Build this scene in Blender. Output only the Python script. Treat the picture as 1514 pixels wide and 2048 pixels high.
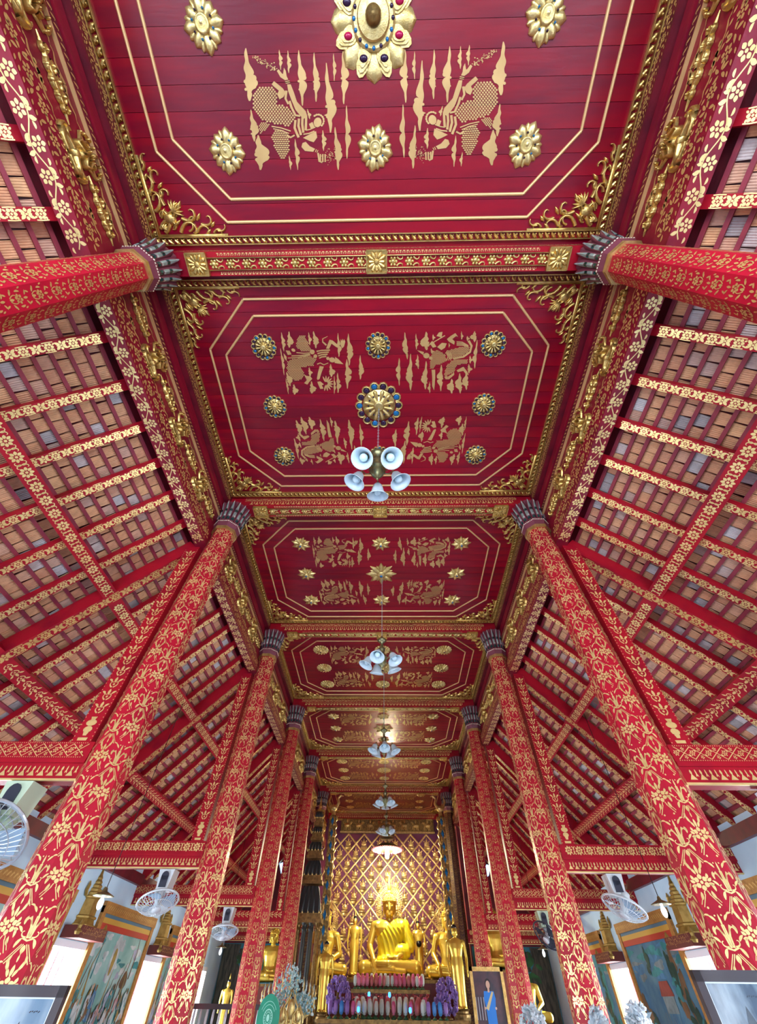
import bpy, math, random
import numpy as np
from mathutils import Vector, Matrix

for o in list(bpy.data.objects):
    bpy.data.objects.remove(o)
SC = bpy.context.scene
COL = SC.collection
R = math.radians
random.seed(7)

# All heights below are measured from the lens; ZC is the lens height above the temple floor.
ZC = 1.45

# ------------------------------------------------------------------ camera
F_PX, PITCH, YAW, ROLL, CAM_X = 757.94, R(52.3214), R(1.5411), R(-0.9238), 0.0895
cam_d = bpy.data.cameras.new('camera')
cam = bpy.data.objects.new('camera', cam_d)
COL.objects.link(cam)
fwd0 = Vector((-math.sin(YAW), math.cos(YAW), 0)); r0 = Vector((math.cos(YAW), math.sin(YAW), 0)); zz = Vector((0, 0, 1))
dax = math.cos(PITCH) * fwd0 + math.sin(PITCH) * zz
u0 = -math.sin(PITCH) * fwd0 + math.cos(PITCH) * zz
rt = math.cos(ROLL) * r0 - math.sin(ROLL) * u0
up = math.sin(ROLL) * r0 + math.cos(ROLL) * u0
cam.matrix_world = Matrix(((rt.x, up.x, -dax.x, CAM_X), (rt.y, up.y, -dax.y, 0), (rt.z, up.z, -dax.z, ZC), (0, 0, 0, 1)))
cam_d.sensor_fit = 'HORIZONTAL'
cam_d.sensor_width = 36
cam_d.lens = F_PX / 1514 * 36
cam_d.clip_start = 0.05
cam_d.clip_end = 300
SC.camera = cam

# ------------------------------------------------------------------ daylight
vs = SC.view_settings
vs.view_transform = 'Standard'
vs.look = 'None'
vs.gamma = 1
vs.use_curve_mapping = False
vs.exposure = 0.6
world = bpy.data.worlds.new('sky')
SC.world = world
world.use_nodes = True
bg = world.node_tree.nodes['Background']
bg.inputs['Color'].default_value = (0.72, 0.86, 1.0, 1)
bg.inputs['Strength'].default_value = 2.2


def lamp(name, kind, loc, rot, energy, color=(1, 1, 1), size=None, size_y=None):
    d = bpy.data.lights.new(name, kind)
    d.energy = energy
    d.color = color
    if kind == 'AREA':
        d.shape = 'RECTANGLE'
        d.size = size
        d.size_y = size_y
    o = bpy.data.objects.new(name, d)
    o.location = (loc[0], loc[1], loc[2] + ZC)
    o.rotation_euler = rot
    COL.objects.link(o)
    return o


sun = lamp('sun', 'SUN', (0, -20, 20), (R(40), 0, R(-3)), 6.0, (0.97, 0.98, 1.0))
sun.data.angle = R(1.5)
# daylight coming in through the added front doorways and through the side windows
for x, w in ((0, 3.0), (-4.3, 2.2), (4.3, 2.2)):
    lamp('door_daylight', 'AREA', (x, -5.35, 0.4), (R(104), 0, 0), 75 * w, (0.84, 0.92, 1.0), w, 3.4)

P, Y0, W = 4.1242, 0.4369, 2.869


def BY(k):
    return Y0 + P * k


WX = 5.95                                       # inner face of the side walls
WIN_Y = [BY(k) + 2.2 for k in range(-1, 5)]
for y in WIN_Y:
    for s in (-1, 1):
        lamp('window_daylight', 'AREA', (s * (WX + 1.0), y, -0.1), (R(90), 0, R(90) * s), 330 if y > 4 else 170, (0.88, 0.94, 1.0), 1.8, 2.0)

# ------------------------------------------------------------------ helpers
def lin(c):
    return tuple(((x / 12.92) if x <= 0.04045 else ((x + 0.055) / 1.055) ** 2.4) for x in c)


def rgb(r, g, b):
    return lin((r / 255, g / 255, b / 255))


def material(name, col, rough=0.5, metal=0.0, col2=None, nscale=4.0, lo=0.4, hi=0.65, bump=0.0, bscale=40.0,
             rand=0.0, coat=0.0, emit=None, estr=0.0, trans=0.0, stretch=None, spec=0.5):
    m = bpy.data.materials.new(name)
    m.use_nodes = True
    nt = m.node_tree
    b = nt.nodes['Principled BSDF']
    b.inputs['Base Color'].default_value = (*col, 1)
    b.inputs['Roughness'].default_value = rough
    b.inputs['Metallic'].default_value = metal
    b.inputs['Specular IOR Level'].default_value = spec
    if coat:
        b.inputs['Coat Weight'].default_value = coat
        b.inputs['Coat Roughness'].default_value = 0.12
    if trans:
        b.inputs['Transmission Weight'].default_value = trans
    if emit:
        b.inputs['Emission Color'].default_value = (*emit, 1)
        b.inputs['Emission Strength'].default_value = estr
    tc = nt.nodes.new('ShaderNodeTexCoord')
    src = tc.outputs['Object']
    if stretch:
        mp = nt.nodes.new('ShaderNodeMapping')
        mp.inputs['Scale'].default_value = stretch
        nt.links.new(src, mp.inputs['Vector'])
        src = mp.outputs['Vector']
    out = None
    if col2:
        n = nt.nodes.new('ShaderNodeTexNoise')
        n.inputs['Scale'].default_value = nscale
        n.inputs['Detail'].default_value = 5
        nt.links.new(src, n.inputs['Vector'])
        rp = nt.nodes.new('ShaderNodeMapRange')
        rp.inputs[1].default_value = lo
        rp.inputs[2].default_value = hi
        nt.links.new(n.outputs['Fac'], rp.inputs[0])
        mx = nt.nodes.new('ShaderNodeMix')
        mx.data_type = 'RGBA'
        mx.inputs[6].default_value = (*col, 1)
        mx.inputs[7].default_value = (*col2, 1)
        nt.links.new(rp.outputs[0], mx.inputs[0])
        out = mx.outputs[2]
    if rand:
        oi = nt.nodes.new('ShaderNodeObjectInfo')
        mr = nt.nodes.new('ShaderNodeMapRange')
        mr.inputs[3].default_value = 1 - rand
        mr.inputs[4].default_value = 1 + rand * 0.6
        nt.links.new(oi.outputs['Random'], mr.inputs[0])
        hs = nt.nodes.new('ShaderNodeHueSaturation')
        nt.links.new(mr.outputs[0], hs.inputs['Value'])
        if out:
            nt.links.new(out, hs.inputs['Color'])
        else:
            hs.inputs['Color'].default_value = (*col, 1)
        out = hs.outputs['Color']
    if out:
        nt.links.new(out, b.inputs['Base Color'])
    if bump:
        n2 = nt.nodes.new('ShaderNodeTexNoise')
        n2.inputs['Scale'].default_value = bscale
        n2.inputs['Detail'].default_value = 3
        nt.links.new(src, n2.inputs['Vector'])
        bp = nt.nodes.new('ShaderNodeBump')
        bp.inputs['Strength'].default_value = bump
        bp.inputs['Distance'].default_value = 0.02
        nt.links.new(n2.outputs['Fac'], bp.inputs['Height'])
        nt.links.new(bp.outputs['Normal'], b.inputs['Normal'])
    return m


class MB:
    """collects faces; build() links them as one mesh object"""

    def __init__(s):
        s.v = []; s.f = []; s.mi = []

    def add(s, vs_, fs, mi=0, T=None):
        o = len(s.v)
        s.v += [T(*p) for p in vs_] if T else [tuple(p) for p in vs_]
        s.f += [tuple(i + o for i in f) for f in fs]
        s.mi += [mi] * len(fs)
        return s

    def box(s, x0, x1, y0, y1, z0, z1, mi=0, T=None):
        v = [(x, y, z) for z in (z0, z1) for y in (y0, y1) for x in (x0, x1)]
        return s.add(v, [(0, 2, 3, 1), (4, 5, 7, 6), (0, 1, 5, 4), (2, 6, 7, 3), (0, 4, 6, 2), (1, 3, 7, 5)], mi, T)

    def decal(s, polys, T=None, z=0.003, mi=0):
        for p in polys:
            s.add([(x, y, z) for x, y in p], [tuple(range(len(p)))], mi, T)
        return s

    def prism(s, poly, z0, z1, T=None, mi=0):
        n = len(poly)
        v = [(x, y, z0) for x, y in poly] + [(x, y, z1) for x, y in poly]
        f = [tuple(range(n)), tuple(range(2 * n - 1, n - 1, -1))] + [(i, (i + 1) % n, n + (i + 1) % n, n + i) for i in range(n)]
        return s.add(v, f, mi, T)

    def tube(s, pts, r, n=8, mi=0, T=None, caps=True):
        pts = [Vector(p) for p in pts]
        rs = r if isinstance(r, (list, tuple)) else [r] * len(pts)
        v = []; f = []
        prev = None
        for i, p in enumerate(pts):
            d = (pts[min(i + 1, len(pts) - 1)] - pts[max(i - 1, 0)])
            d = d.normalized() if d.length > 1e-9 else Vector((0, 0, 1))
            if prev is None:
                a = d.orthogonal().normalized()
            else:
                a = (prev - d * prev.dot(d))
                a = a.normalized() if a.length > 1e-6 else d.orthogonal().normalized()
            prev = a
            b = d.cross(a)
            for j in range(n):
                t = 2 * math.pi * j / n
                v.append(tuple(p + (a * math.cos(t) + b * math.sin(t)) * rs[i]))
        for i in range(len(pts) - 1):
            for j in range(n):
                f.append((i * n + j, i * n + (j + 1) % n, (i + 1) * n + (j + 1) % n, (i + 1) * n + j))
        if caps:
            f.append(tuple(range(n - 1, -1, -1)))
            f.append(tuple((len(pts) - 1) * n + j for j in range(n)))
        return s.add(v, f, mi, T)

    def lathe(s, prof, n=16, c=(0, 0, 0), mi=0, T=None, wave=None, a0=0.0):
        v = []; f = []
        for i, (r, z) in enumerate(prof):
            for j in range(n):
                t = 2 * math.pi * j / n + a0
                rr = r * (wave(t, i) if wave else 1)
                v.append((c[0] + rr * math.cos(t), c[1] + rr * math.sin(t), c[2] + z))
        for i in range(len(prof) - 1):
            for j in range(n):
                f.append((i * n + j, i * n + (j + 1) % n, (i + 1) * n + (j + 1) % n, (i + 1) * n + j))
        f.append(tuple(range(n - 1, -1, -1)))
        f.append(tuple((len(prof) - 1) * n + j for j in range(n)))
        return s.add(v, f, mi, T)

    def ball(s, c, r, n=10, m=7, mi=0, T=None, M=None):
        rx, ry, rz = (r, r, r) if not isinstance(r, (tuple, list)) else r
        v = []; f = []
        for i in range(m + 1):
            th = math.pi * i / m
            for j in range(n):
                t = 2 * math.pi * j / n
                q = Vector((rx * math.sin(th) * math.cos(t), ry * math.sin(th) * math.sin(t), rz * math.cos(th)))
                if M:
                    q = M @ q
                v.append((c[0] + q.x, c[1] + q.y, c[2] + q.z))
        for i in range(m):
            for j in range(n):
                f.append((i * n + j, (i + 1) * n + j, (i + 1) * n + (j + 1) % n, i * n + (j + 1) % n))
        return s.add(v, f, mi, T)

    def ridge(s, pts, w, h, T=None, mi=0, z=0.0):
        """a carved strip: rounded cross-section along a 2-D line"""
        n = len(pts)
        ws = w if isinstance(w, (list, tuple)) else [w] * n
        v = []; f = []
        for i, (x, y) in enumerate(pts):
            x0, y0 = pts[max(i - 1, 0)]; x1, y1 = pts[min(i + 1, n - 1)]
            dx, dy = x1 - x0, y1 - y0
            l = math.hypot(dx, dy) or 1
            nx, ny = -dy / l, dx / l
            q = ws[i] / 2
            hh = h * min(1, ws[i] / (max(ws) + 1e-9) + 0.25)
            for k, hz in ((-1, 0), (-0.6, 0.8), (0, 1), (0.6, 0.8), (1, 0)):
                v.append((x + nx * q * k, y + ny * q * k, z + hz * hh))
        for i in range(n - 1):
            for k in range(4):
                f.append((i * 5 + k, i * 5 + k + 1, (i + 1) * 5 + k + 1, (i + 1) * 5 + k))
        return s.add(v, f, mi, T)

    def dome(s, x, y, r, h, n=10, T=None, mi=0, z=0.0, ry=None):
        v = []
        ry = ry or r
        for q, hh in ((1, 0), (0.85, 0.55), (0.5, 0.88)):
            for j in range(n):
                t = 2 * math.pi * j / n
                v.append((x + r * q * math.cos(t), y + ry * q * math.sin(t), z + h * hh))
        v.append((x, y, z + h))
        f = []
        for i in range(2):
            for j in range(n):
                f.append((i * n + j, i * n + (j + 1) % n, (i + 1) * n + (j + 1) % n, (i + 1) * n + j))
        f += [(2 * n + j, 2 * n + (j + 1) % n, 3 * n) for j in range(n)]
        return s.add(v, f, mi, T)

    def mesh(s, name, mats, smooth=False):
        me = bpy.data.meshes.new(name)
        me.from_pydata(s.v, [], s.f)
        if not isinstance(mats, (list, tuple)):
            mats = [mats]
        for m in mats:
            me.materials.append(m)
        if len(mats) > 1:
            me.polygons.foreach_set('material_index', s.mi)
        if smooth:
            me.polygons.foreach_set('use_smooth', [True] * len(me.polygons))
        me.update()
        return me

    def build(s, name, mats, parent=None, smooth=False, loc=(0, 0, 0), stuff=False):
        return put(name, s.mesh(name, mats, smooth), parent, loc, stuff=stuff)


def put(name, me, parent=None, loc=(0, 0, 0), rz=0.0, scale=None, stuff=False, rot=None):
    o = bpy.data.objects.new(name, me)
    COL.objects.link(o)
    o.location = loc
    if parent is None:
        o.location.z += ZC
    else:
        o.parent = parent
    o.rotation_euler = rot if rot else (0, 0, rz)
    if scale:
        o.scale = scale if isinstance(scale, (tuple, list)) else (scale,) * 3
    if stuff:
        o['kind'] = 'stuff'
    return o


def thing(name, label, cat, loc=(0, 0, 0), rz=0.0, group=None):
    o = put(name, None, None, loc, rz)
    o['label'] = label
    o['category'] = cat
    if group:
        o['group'] = group
    return o


def tag(o, label, cat, group=None):
    o['label'] = label
    o['category'] = cat
    if group:
        o['group'] = group
    return o


def struct(name, me=None, label=None, cat=None):
    o = put(name, me)
    o['kind'] = 'structure'
    if label:
        o['label'] = label
    if cat:
        o['category'] = cat
    return o


def rebase(root, loc):
    """move a thing's origin to its base without moving its parts"""
    for c in bpy.data.objects:
        if c.parent == root:
            c.location = (c.location[0] - loc[0], c.location[1] - loc[1], c.location[2] - loc[2])
    root.location = (loc[0], loc[1], loc[2] + ZC)
    return root


def clone(o, parent=None):
    c = o.copy()
    COL.objects.link(c)
    c.parent = parent
    for ch in [x for x in bpy.data.objects if x.parent == o]:
        clone(ch, c)
    return c


def fuse(mb, voxel, it=4, name='fused'):
    me = mb.mesh(name, [])
    ob = bpy.data.objects.new(name, me)
    COL.objects.link(ob)
    m = ob.modifiers.new('r', 'REMESH'); m.mode = 'VOXEL'; m.voxel_size = voxel; m.use_smooth_shade = True
    m2 = ob.modifiers.new('s', 'SMOOTH'); m2.iterations = it; m2.factor = 0.5
    bpy.context.view_layer.update()
    dg = bpy.context.evaluated_depsgraph_get()
    out = bpy.data.meshes.new_from_object(ob.evaluated_get(dg))
    out.name = name
    bpy.data.objects.remove(ob)
    bpy.data.meshes.remove(me)
    return out


# ---- flat stencil shapes (lists of 2-D outlines)
def leaf(x, y, a, L, w, bend=0.0, n=5):
    le = []; ri = []
    px, py = x, y
    for i in range(n + 1):
        t = i / n
        q = w / 2 * math.sin(math.pi * min(1, 0.06 + t * 0.94)) ** 0.8
        an = a + bend * t
        nx, ny = -math.sin(an), math.cos(an)
        le.append((px + nx * q, py + ny * q)); ri.append((px - nx * q, py - ny * q))
        px += math.cos(an) * L / n; py += math.sin(an) * L / n
    return le + ri[::-1]


def circ(x, y, r, n=8, ry=None, a=0.0):
    ry = ry or r
    c, s = math.cos(a), math.sin(a)
    o = []
    for i in range(n):
        t = 2 * math.pi * i / n
        u, v = r * math.cos(t), ry * math.sin(t)
        o.append((x + u * c - v * s, y + u * s + v * c))
    return o


def stroke(pts, w, w1=None):
    n = len(pts)
    le = []; ri = []
    for i, (x, y) in enumerate(pts):
        x0, y0 = pts[max(i - 1, 0)]; x1, y1 = pts[min(i + 1, n - 1)]
        dx, dy = x1 - x0, y1 - y0
        l = math.hypot(dx, dy) or 1
        q = (w if w1 is None else w + (w1 - w) * i / (n - 1)) / 2
        le.append((x - dy / l * q, y + dx / l * q)); ri.append((x + dy / l * q, y - dx / l * q))
    return le + ri[::-1]


def curl(x, y, a, L, turn, n=8):
    """points of a line that curls up more and more"""
    o = [(x, y)]
    for i in range(n):
        a += turn * (0.25 + 1.5 * i / n) / n
        s = L / n * (1.15 - 0.55 * i / n)
        x += math.cos(a) * s; y += math.sin(a) * s
        o.append((x, y))
    return o


def bloom(x, y, r, n=6, a=0.0, w=0.75):
    o = [circ(x, y, r * 0.24, 6)]
    for i in range(n):
        t = a + 2 * math.pi * i / n
        o.append(leaf(x + math.cos(t) * r * 0.36, y + math.sin(t) * r * 0.36, t, r * 0.68, r * w * 0.78, 0, 5))
    return o


def xf(polys, dx=0, dy=0, s=1.0, a=0.0, mx=False):
    c, sn = math.cos(a), math.sin(a)
    out = []
    for p in polys:
        q = []
        for x, y in p:
            if mx:
                x = -x
            q.append((dx + s * (x * c - y * sn), dy + s * (x * sn + y * c)))
        out.append(q)
    return out


def inside(x, y, poly):
    r = False
    n = len(poly)
    for i in range(n):
        x0, y0 = poly[i]; x1, y1 = poly[i - 1]
        if (y0 > y) != (y1 > y) and x < (x1 - x0) * (y - y0) / (y1 - y0) + x0:
            r = not r
    return r


def scales(poly, dx, dy, a=0.0, fill=0.72):
    xs = [p[0] for p in poly]; ys = [p[1] for p in poly]
    o = []
    j = 0
    y = min(ys)
    while y < max(ys):
        x = min(xs) + (dx / 2 if j % 2 else 0)
        while x < max(xs):
            if inside(x, y, poly):
                o.append(circ(x, y, dx * fill / 2, 6, dy * fill * 0.8, a))
            x += dx
        y += dy; j += 1
    return o


# ---- repeated stencil bands: t runs along the piece, s across it (centred)
def band(style, L, w):
    o = []
    if style == 'rafter':
        p = w * 2.2
        n = max(1, round(L / p)); p = L / n
        for i in range(n):
            t = (i + 0.25) * p
            o += bloom(t, 0, w * 0.44, 6, 0, .9)
            for a in (.55, 2.59, 3.69, 5.73):
                o.append(leaf(t + math.cos(a) * w * .42, math.sin(a) * w * .36, a * .6 if a < 3 else a, w * .26, w * .16))
            o.append(stroke([(t - w * .5, -w * .46), (t, -w * .49), (t + w * .5, -w * .46)], w * .09))
            o.append(stroke([(t - w * .5, w * .46), (t, w * .49), (t + w * .5, w * .46)], w * .09))
            t += p / 2
            for a in (0.6, 2.54, 3.74, 5.68):
                o.append(leaf(t + math.cos(a) * w * .12, math.sin(a) * w * .1, a, w * .56, w * .27, 0.2))
            o += [leaf(t, w * .16, 1.57, w * .32, w * .26), leaf(t, -w * .16, -1.57, w * .32, w * .26), leaf(t - w * .16, 0, 3.14, w * .3, w * .18), leaf(t + w * .16, 0, 0, w * .3, w * .18)]
            o.append(circ(t, 0, w * .1, 6))
    elif style == 'vine':
        p = w * 1.15
        n = max(2, 2 * round(L / p / 2)); p = L / n
        stem = [(i * p / 6, math.sin(i / 6 * math.pi) * w * .24) for i in range(n * 6 + 1)]
        for i in range(0, len(stem) - 6, 6):
            o.append(stroke(stem[i:i + 7], w * .06))
        for i in range(n):
            s = 1 if i % 2 == 0 else -1
            t = (i + .5) * p
            o += bloom(t, -s * w * .14, w * .33, 6, .3 * i)
            o.append(leaf(t - p * .3, s * w * .16, s * 1.0, w * .42, w * .22, -s * 1.2))
            o.append(leaf(t + p * .2, s * w * .2, s * 0.9, w * .36, w * .2, s * 0.8)); o.append(leaf(t - p * .02, s * w * .18, s * 1.3, w * .3, w * .16, s * .4))
            o.append(leaf(t + p * .42, -s * w * .3, -s * .3, w * .3, w * .13, s * 1.2))
            o.append(leaf(t - p * .42, -s * w * .3, math.pi + s * .3, w * .3, w * .13, -s * 1.2))
    elif style == 'lotus':
        p = w * 1.25
        n = max(1, round(L / p)); p = L / n
        for i in range(n):
            t = (i + .5) * p
            o += bloom(t, 0, w * .42, 8, .2, .62)
            for s in (-1, 1):
                o.append(stroke(curl(t + p * .5, s * w * .1, s * 1.57, w * .5, -s * 3.5), w * .09, w * .03))
                o.append(stroke(curl(t + p * .5, s * w * .1, s * 1.57, w * .5, s * 3.5), w * .09, w * .03))
                o.append(leaf(t + p * .5, 0, 1.57 * s, w * .3, w * .16))
    elif style == 'tri':
        p = w * .95
        n = max(1, round(L / p)); p = L / n
        for i in range(n):
            t = (i + .5) * p
            o.append([(t - p * .36, -w * .4), (t + p * .36, -w * .4), (t, w * .1)])
            o.append(leaf(t, w * .02, 1.57, w * .42, w * .22))
            o.append(leaf(t + p * .5, w * .45, -1.57, w * .55, w * .14))
            o.append(leaf(t + p * .5, w * .1, -1.2, w * .3, w * .1)); o.append(leaf(t + p * .5, w * .1, -1.94, w * .3, w * .1))
    elif style == 'diamond':
        p = w * 1.15
        n = max(1, round(L / p)); p = L / n
        for i in range(n):
            t = i * p
            for s in (-1, 1):
                o.append(stroke([(t, -s * w * .4), (t + p, s * w * .4)], w * .05))
            c = t + p / 2
            o += bloom(c, w * .26, w * .13, 5, 1.57, .8); o += bloom(c, -w * .26, w * .13, 5, -1.57, .8)
            o += bloom(t, 0, w * .2, 6, 0, .6)
            o.append(leaf(c - p * .22, w * .08, 2.6, w * .2, w * .1)); o.append(leaf(c + p * .22, -w * .08, -.6, w * .2, w * .1))
        for s in (-1, 1):
            m = int(L / (w * .16))
            o += [circ(i * w * .16, s * w * .47, w * .035, 5) for i in range(m)]
    elif style == 'scroll':
        p = w * .9
        n = max(1, round(L / p)); p = L / n
        for i in range(n):
            t = i * p
            for s in (-1, 1):
                o.append(stroke(curl(t + p * .05, s * w * .04, s * 1.2, w * .75, -s * 4.2), w * .1, w * .03))
                o.append(leaf(t + p * .5, s * w * .22, s * .6, w * .36, w * .15, s * .9))
            o.append(leaf(t + p * .45, 0, 0, w * .42, w * .2))
            o.append(circ(t + p * .3, 0, w * .08, 6))
    elif style == 'leafy':
        rr = random.Random(int(L * 1000) + int(w * 1000))
        p = w * .5
        n = max(1, round(L / p)); p = L / n
        for i in range(n):
            t = (i + .5) * p
            if i % 2:
                o += bloom(t, rr.uniform(-.12, .12) * w, w * .26, 6, rr.random())
            else:
                for k in range(5):
                    a = 2 * math.pi * k / 5 + rr.random()
                    o.append(leaf(t + math.cos(a) * w * .08, math.sin(a) * w * .1, a, w * .3, w * .13, .6))
        for s in (-1, 1):
            m = int(L / (w * .3))
            o += [leaf(i * w * .3, s * w * .4, .5 * s, w * .2, w * .1) for i in range(m)]
    elif style == 'twist':
        p = w * .9
        n = max(1, round(L / p)); p = L / n
        for i in range(n):
            t = i * p
            o.append(leaf(t, -w * .35, .9, w * .9, w * .3, 0))
            o.append(leaf(t + p * .5, w * .35, -.9, w * .4, w * .15, 0))
    return o

# ------------------------------------------------------------------ materials
M = {}
M['lacquer'] = material('crimson_lacquer', (0.30, 0.0, 0.014), 0.28, 0, (0.19, 0.0, 0.016), 1.6, .42, .62, bump=.06, bscale=9, rand=.2, stretch=(.4, 2.5, 1), spec=.36)
M['deepred'] = material('deep_red_wood', (0.26, 0.003, 0.02), 0.42, 0, (0.16, 0.002, 0.018), 3, .45, .7, bump=.1, bscale=25)
M['red'] = material('red_painted_wood', (0.42, 0.006, 0.02), 0.42, 0, (0.27, 0.003, 0.018), 3, .45, .7, bump=.1, bscale=25, spec=.25)
M['colred'] = material('red_column_paint', (0.52, 0.008, 0.03), 0.42, 0, (0.38, 0.005, 0.024), 2.5, .4, .7, bump=.08, bscale=18, spec=.25)
M['maroon'] = material('dark_maroon_wood', (0.17, 0.006, 0.018), 0.45, 0, (0.10, 0.004, 0.014), 4, bump=.1)
M['batten'] = material('faded_red_batten', (0.30, 0.03, 0.05), 0.6, 0, (0.22, 0.018, 0.045), 5, bump=.1)
M['stencil'] = material('stencilled_gold_leaf', (0.72, 0.45, 0.15), 0.42, 0.35, (0.55, 0.33, 0.11), 6, .4, .7)
M['stencil_b'] = material('bright_stencilled_gold', (0.95, 0.74, 0.32), 0.32, 0.5, (0.8, 0.58, 0.22), 6, .4, .7)
M['stencil_c'] = material('ceiling_stencil_gold', (0.62, 0.39, 0.15), 0.4, 0.3, (0.5, 0.3, 0.11), 3, .4, .7)
M['gilt'] = material('gilded_carving', (0.80, 0.57, 0.19), 0.3, 0.85, (0.52, 0.34, 0.1), 14, .35, .7, bump=.15, bscale=60)
M['gilt_pale'] = material('pale_gilded_carving', (0.80, 0.63, 0.27), 0.33, 0.8, (0.55, 0.38, 0.12), 12, .35, .7, bump=.15, bscale=60)
M['gilt_dark'] = material('aged_gilding', (0.33, 0.21, 0.065), 0.42, 0.65, (0.13, 0.075, 0.025), 12, .35, .7, bump=.2, bscale=50)
M['goldline'] = material('gold_painted_moulding', (0.72, 0.46, 0.20), 0.4, 0.3)
M['statue'] = material('polished_gold_statue', (0.92, 0.70, 0.12), 0.27, 0.65, (0.82, 0.58, 0.08), 3)
M['robe'] = material('yellow_gold_robe', (0.92, 0.82, 0.03), 0.38, 0.0, (0.82, 0.66, 0.02), 5, bump=.15, bscale=8)
M['brass'] = material('aged_brass', (0.35, 0.32, 0.15), 0.35, 0.8, (0.16, 0.18, 0.12), 20)
M['frost'] = material('frosted_lamp_glass', (0.60, 0.77, 0.87), 0.35, 0, (0.72, 0.86, 0.93), 9, coat=.3)  # white frosted glass; the daylight's blue is put into its colour
M['bulb'] = material('opal_bulb', (0.66, 0.86, 0.95), 0.15, 0)
M['tile'] = None
M['white'] = material('white_limewash', (0.62, 0.84, 0.98), 0.8, 0, (0.55, 0.78, 0.94), 2, bump=.05)
M['reveal'] = material('white_window_reveal', (0.86, 0.88, 0.9), 0.6)
M['shutter'] = material('red_shutter', (0.55, 0.06, 0.07), 0.5)
M['fan'] = material('white_fan_plastic', (0.66, 0.74, 0.78), 0.35)
M['fan_cream'] = material('pale_green_fan_plastic', (0.55, 0.70, 0.52), 0.4)
M['fan_dark'] = material('dark_fan_metal', (0.05, 0.06, 0.09), 0.35, 0.4)
M['wire'] = material('fan_guard_wire', (0.55, 0.62, 0.68), 0.3, 0.6)
M['blade'] = material('clear_fan_blade', (0.35, 0.50, 0.66), 0.25)
M['orange'] = material('ochre_painted_frame', (0.50, 0.24, 0.05), 0.55, 0, (0.38, 0.16, 0.03), 20)
M['ochre_l'] = material('yellow_ochre_band', (0.65, 0.38, 0.06), 0.55)
M['blueband'] = material('slate_blue_band', (0.10, 0.19, 0.25), 0.6)
M['redband'] = material('vermilion_band', (0.52, 0.05, 0.02), 0.6)
M['plaque'] = material('maroon_plaque', (0.16, 0.03, 0.025), 0.5)
M['dark'] = material('dark_wood', (0.035, 0.022, 0.03), 0.35, coat=.2)
M['black'] = material('black_lacquer', (0.012, 0.012, 0.016), 0.25)
M['petal'] = material('maroon_capital_petal', (0.20, 0.045, 0.07), 0.4)
M['mirror'] = material('mirror_mosaic', (0.62, 0.68, 0.66), 0.2, 0.25, (0.30, 0.40, 0.38), 9, .42, .5)
M['mosaic'] = material('white_mosaic_beads', (0.9, 0.82, 0.65), 0.3, 0.3)
M['bluegem'] = material('blue_glass', (0.01, 0.16, 0.42), 0.1, 0.2)
M['darkgem'] = material('dark_glass', (0.035, 0.012, 0.05), 0.08, 0.2)
M['redgem'] = material('red_glass', (0.5, 0.01, 0.08), 0.1, 0.2)
M['purplewall'] = material('maroon_violet_wall', (0.12, 0.012, 0.045), 0.45, 0, (0.08, 0.012, 0.07), 1.2)
M['floor'] = material('polished_floor', (0.46, 0.53, 0.66), 0.3, 0, (0.40, 0.47, 0.60), 2)  # floor out of view; sky blue put into its colour for cool bounce
M['terrace'] = material('pale_terrace_paving', (0.55, 0.5, 0.45), 0.8)
M['tower'] = material('charcoal_tower_tiles', (0.05, 0.06, 0.06), 0.45, 0.2)


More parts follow.
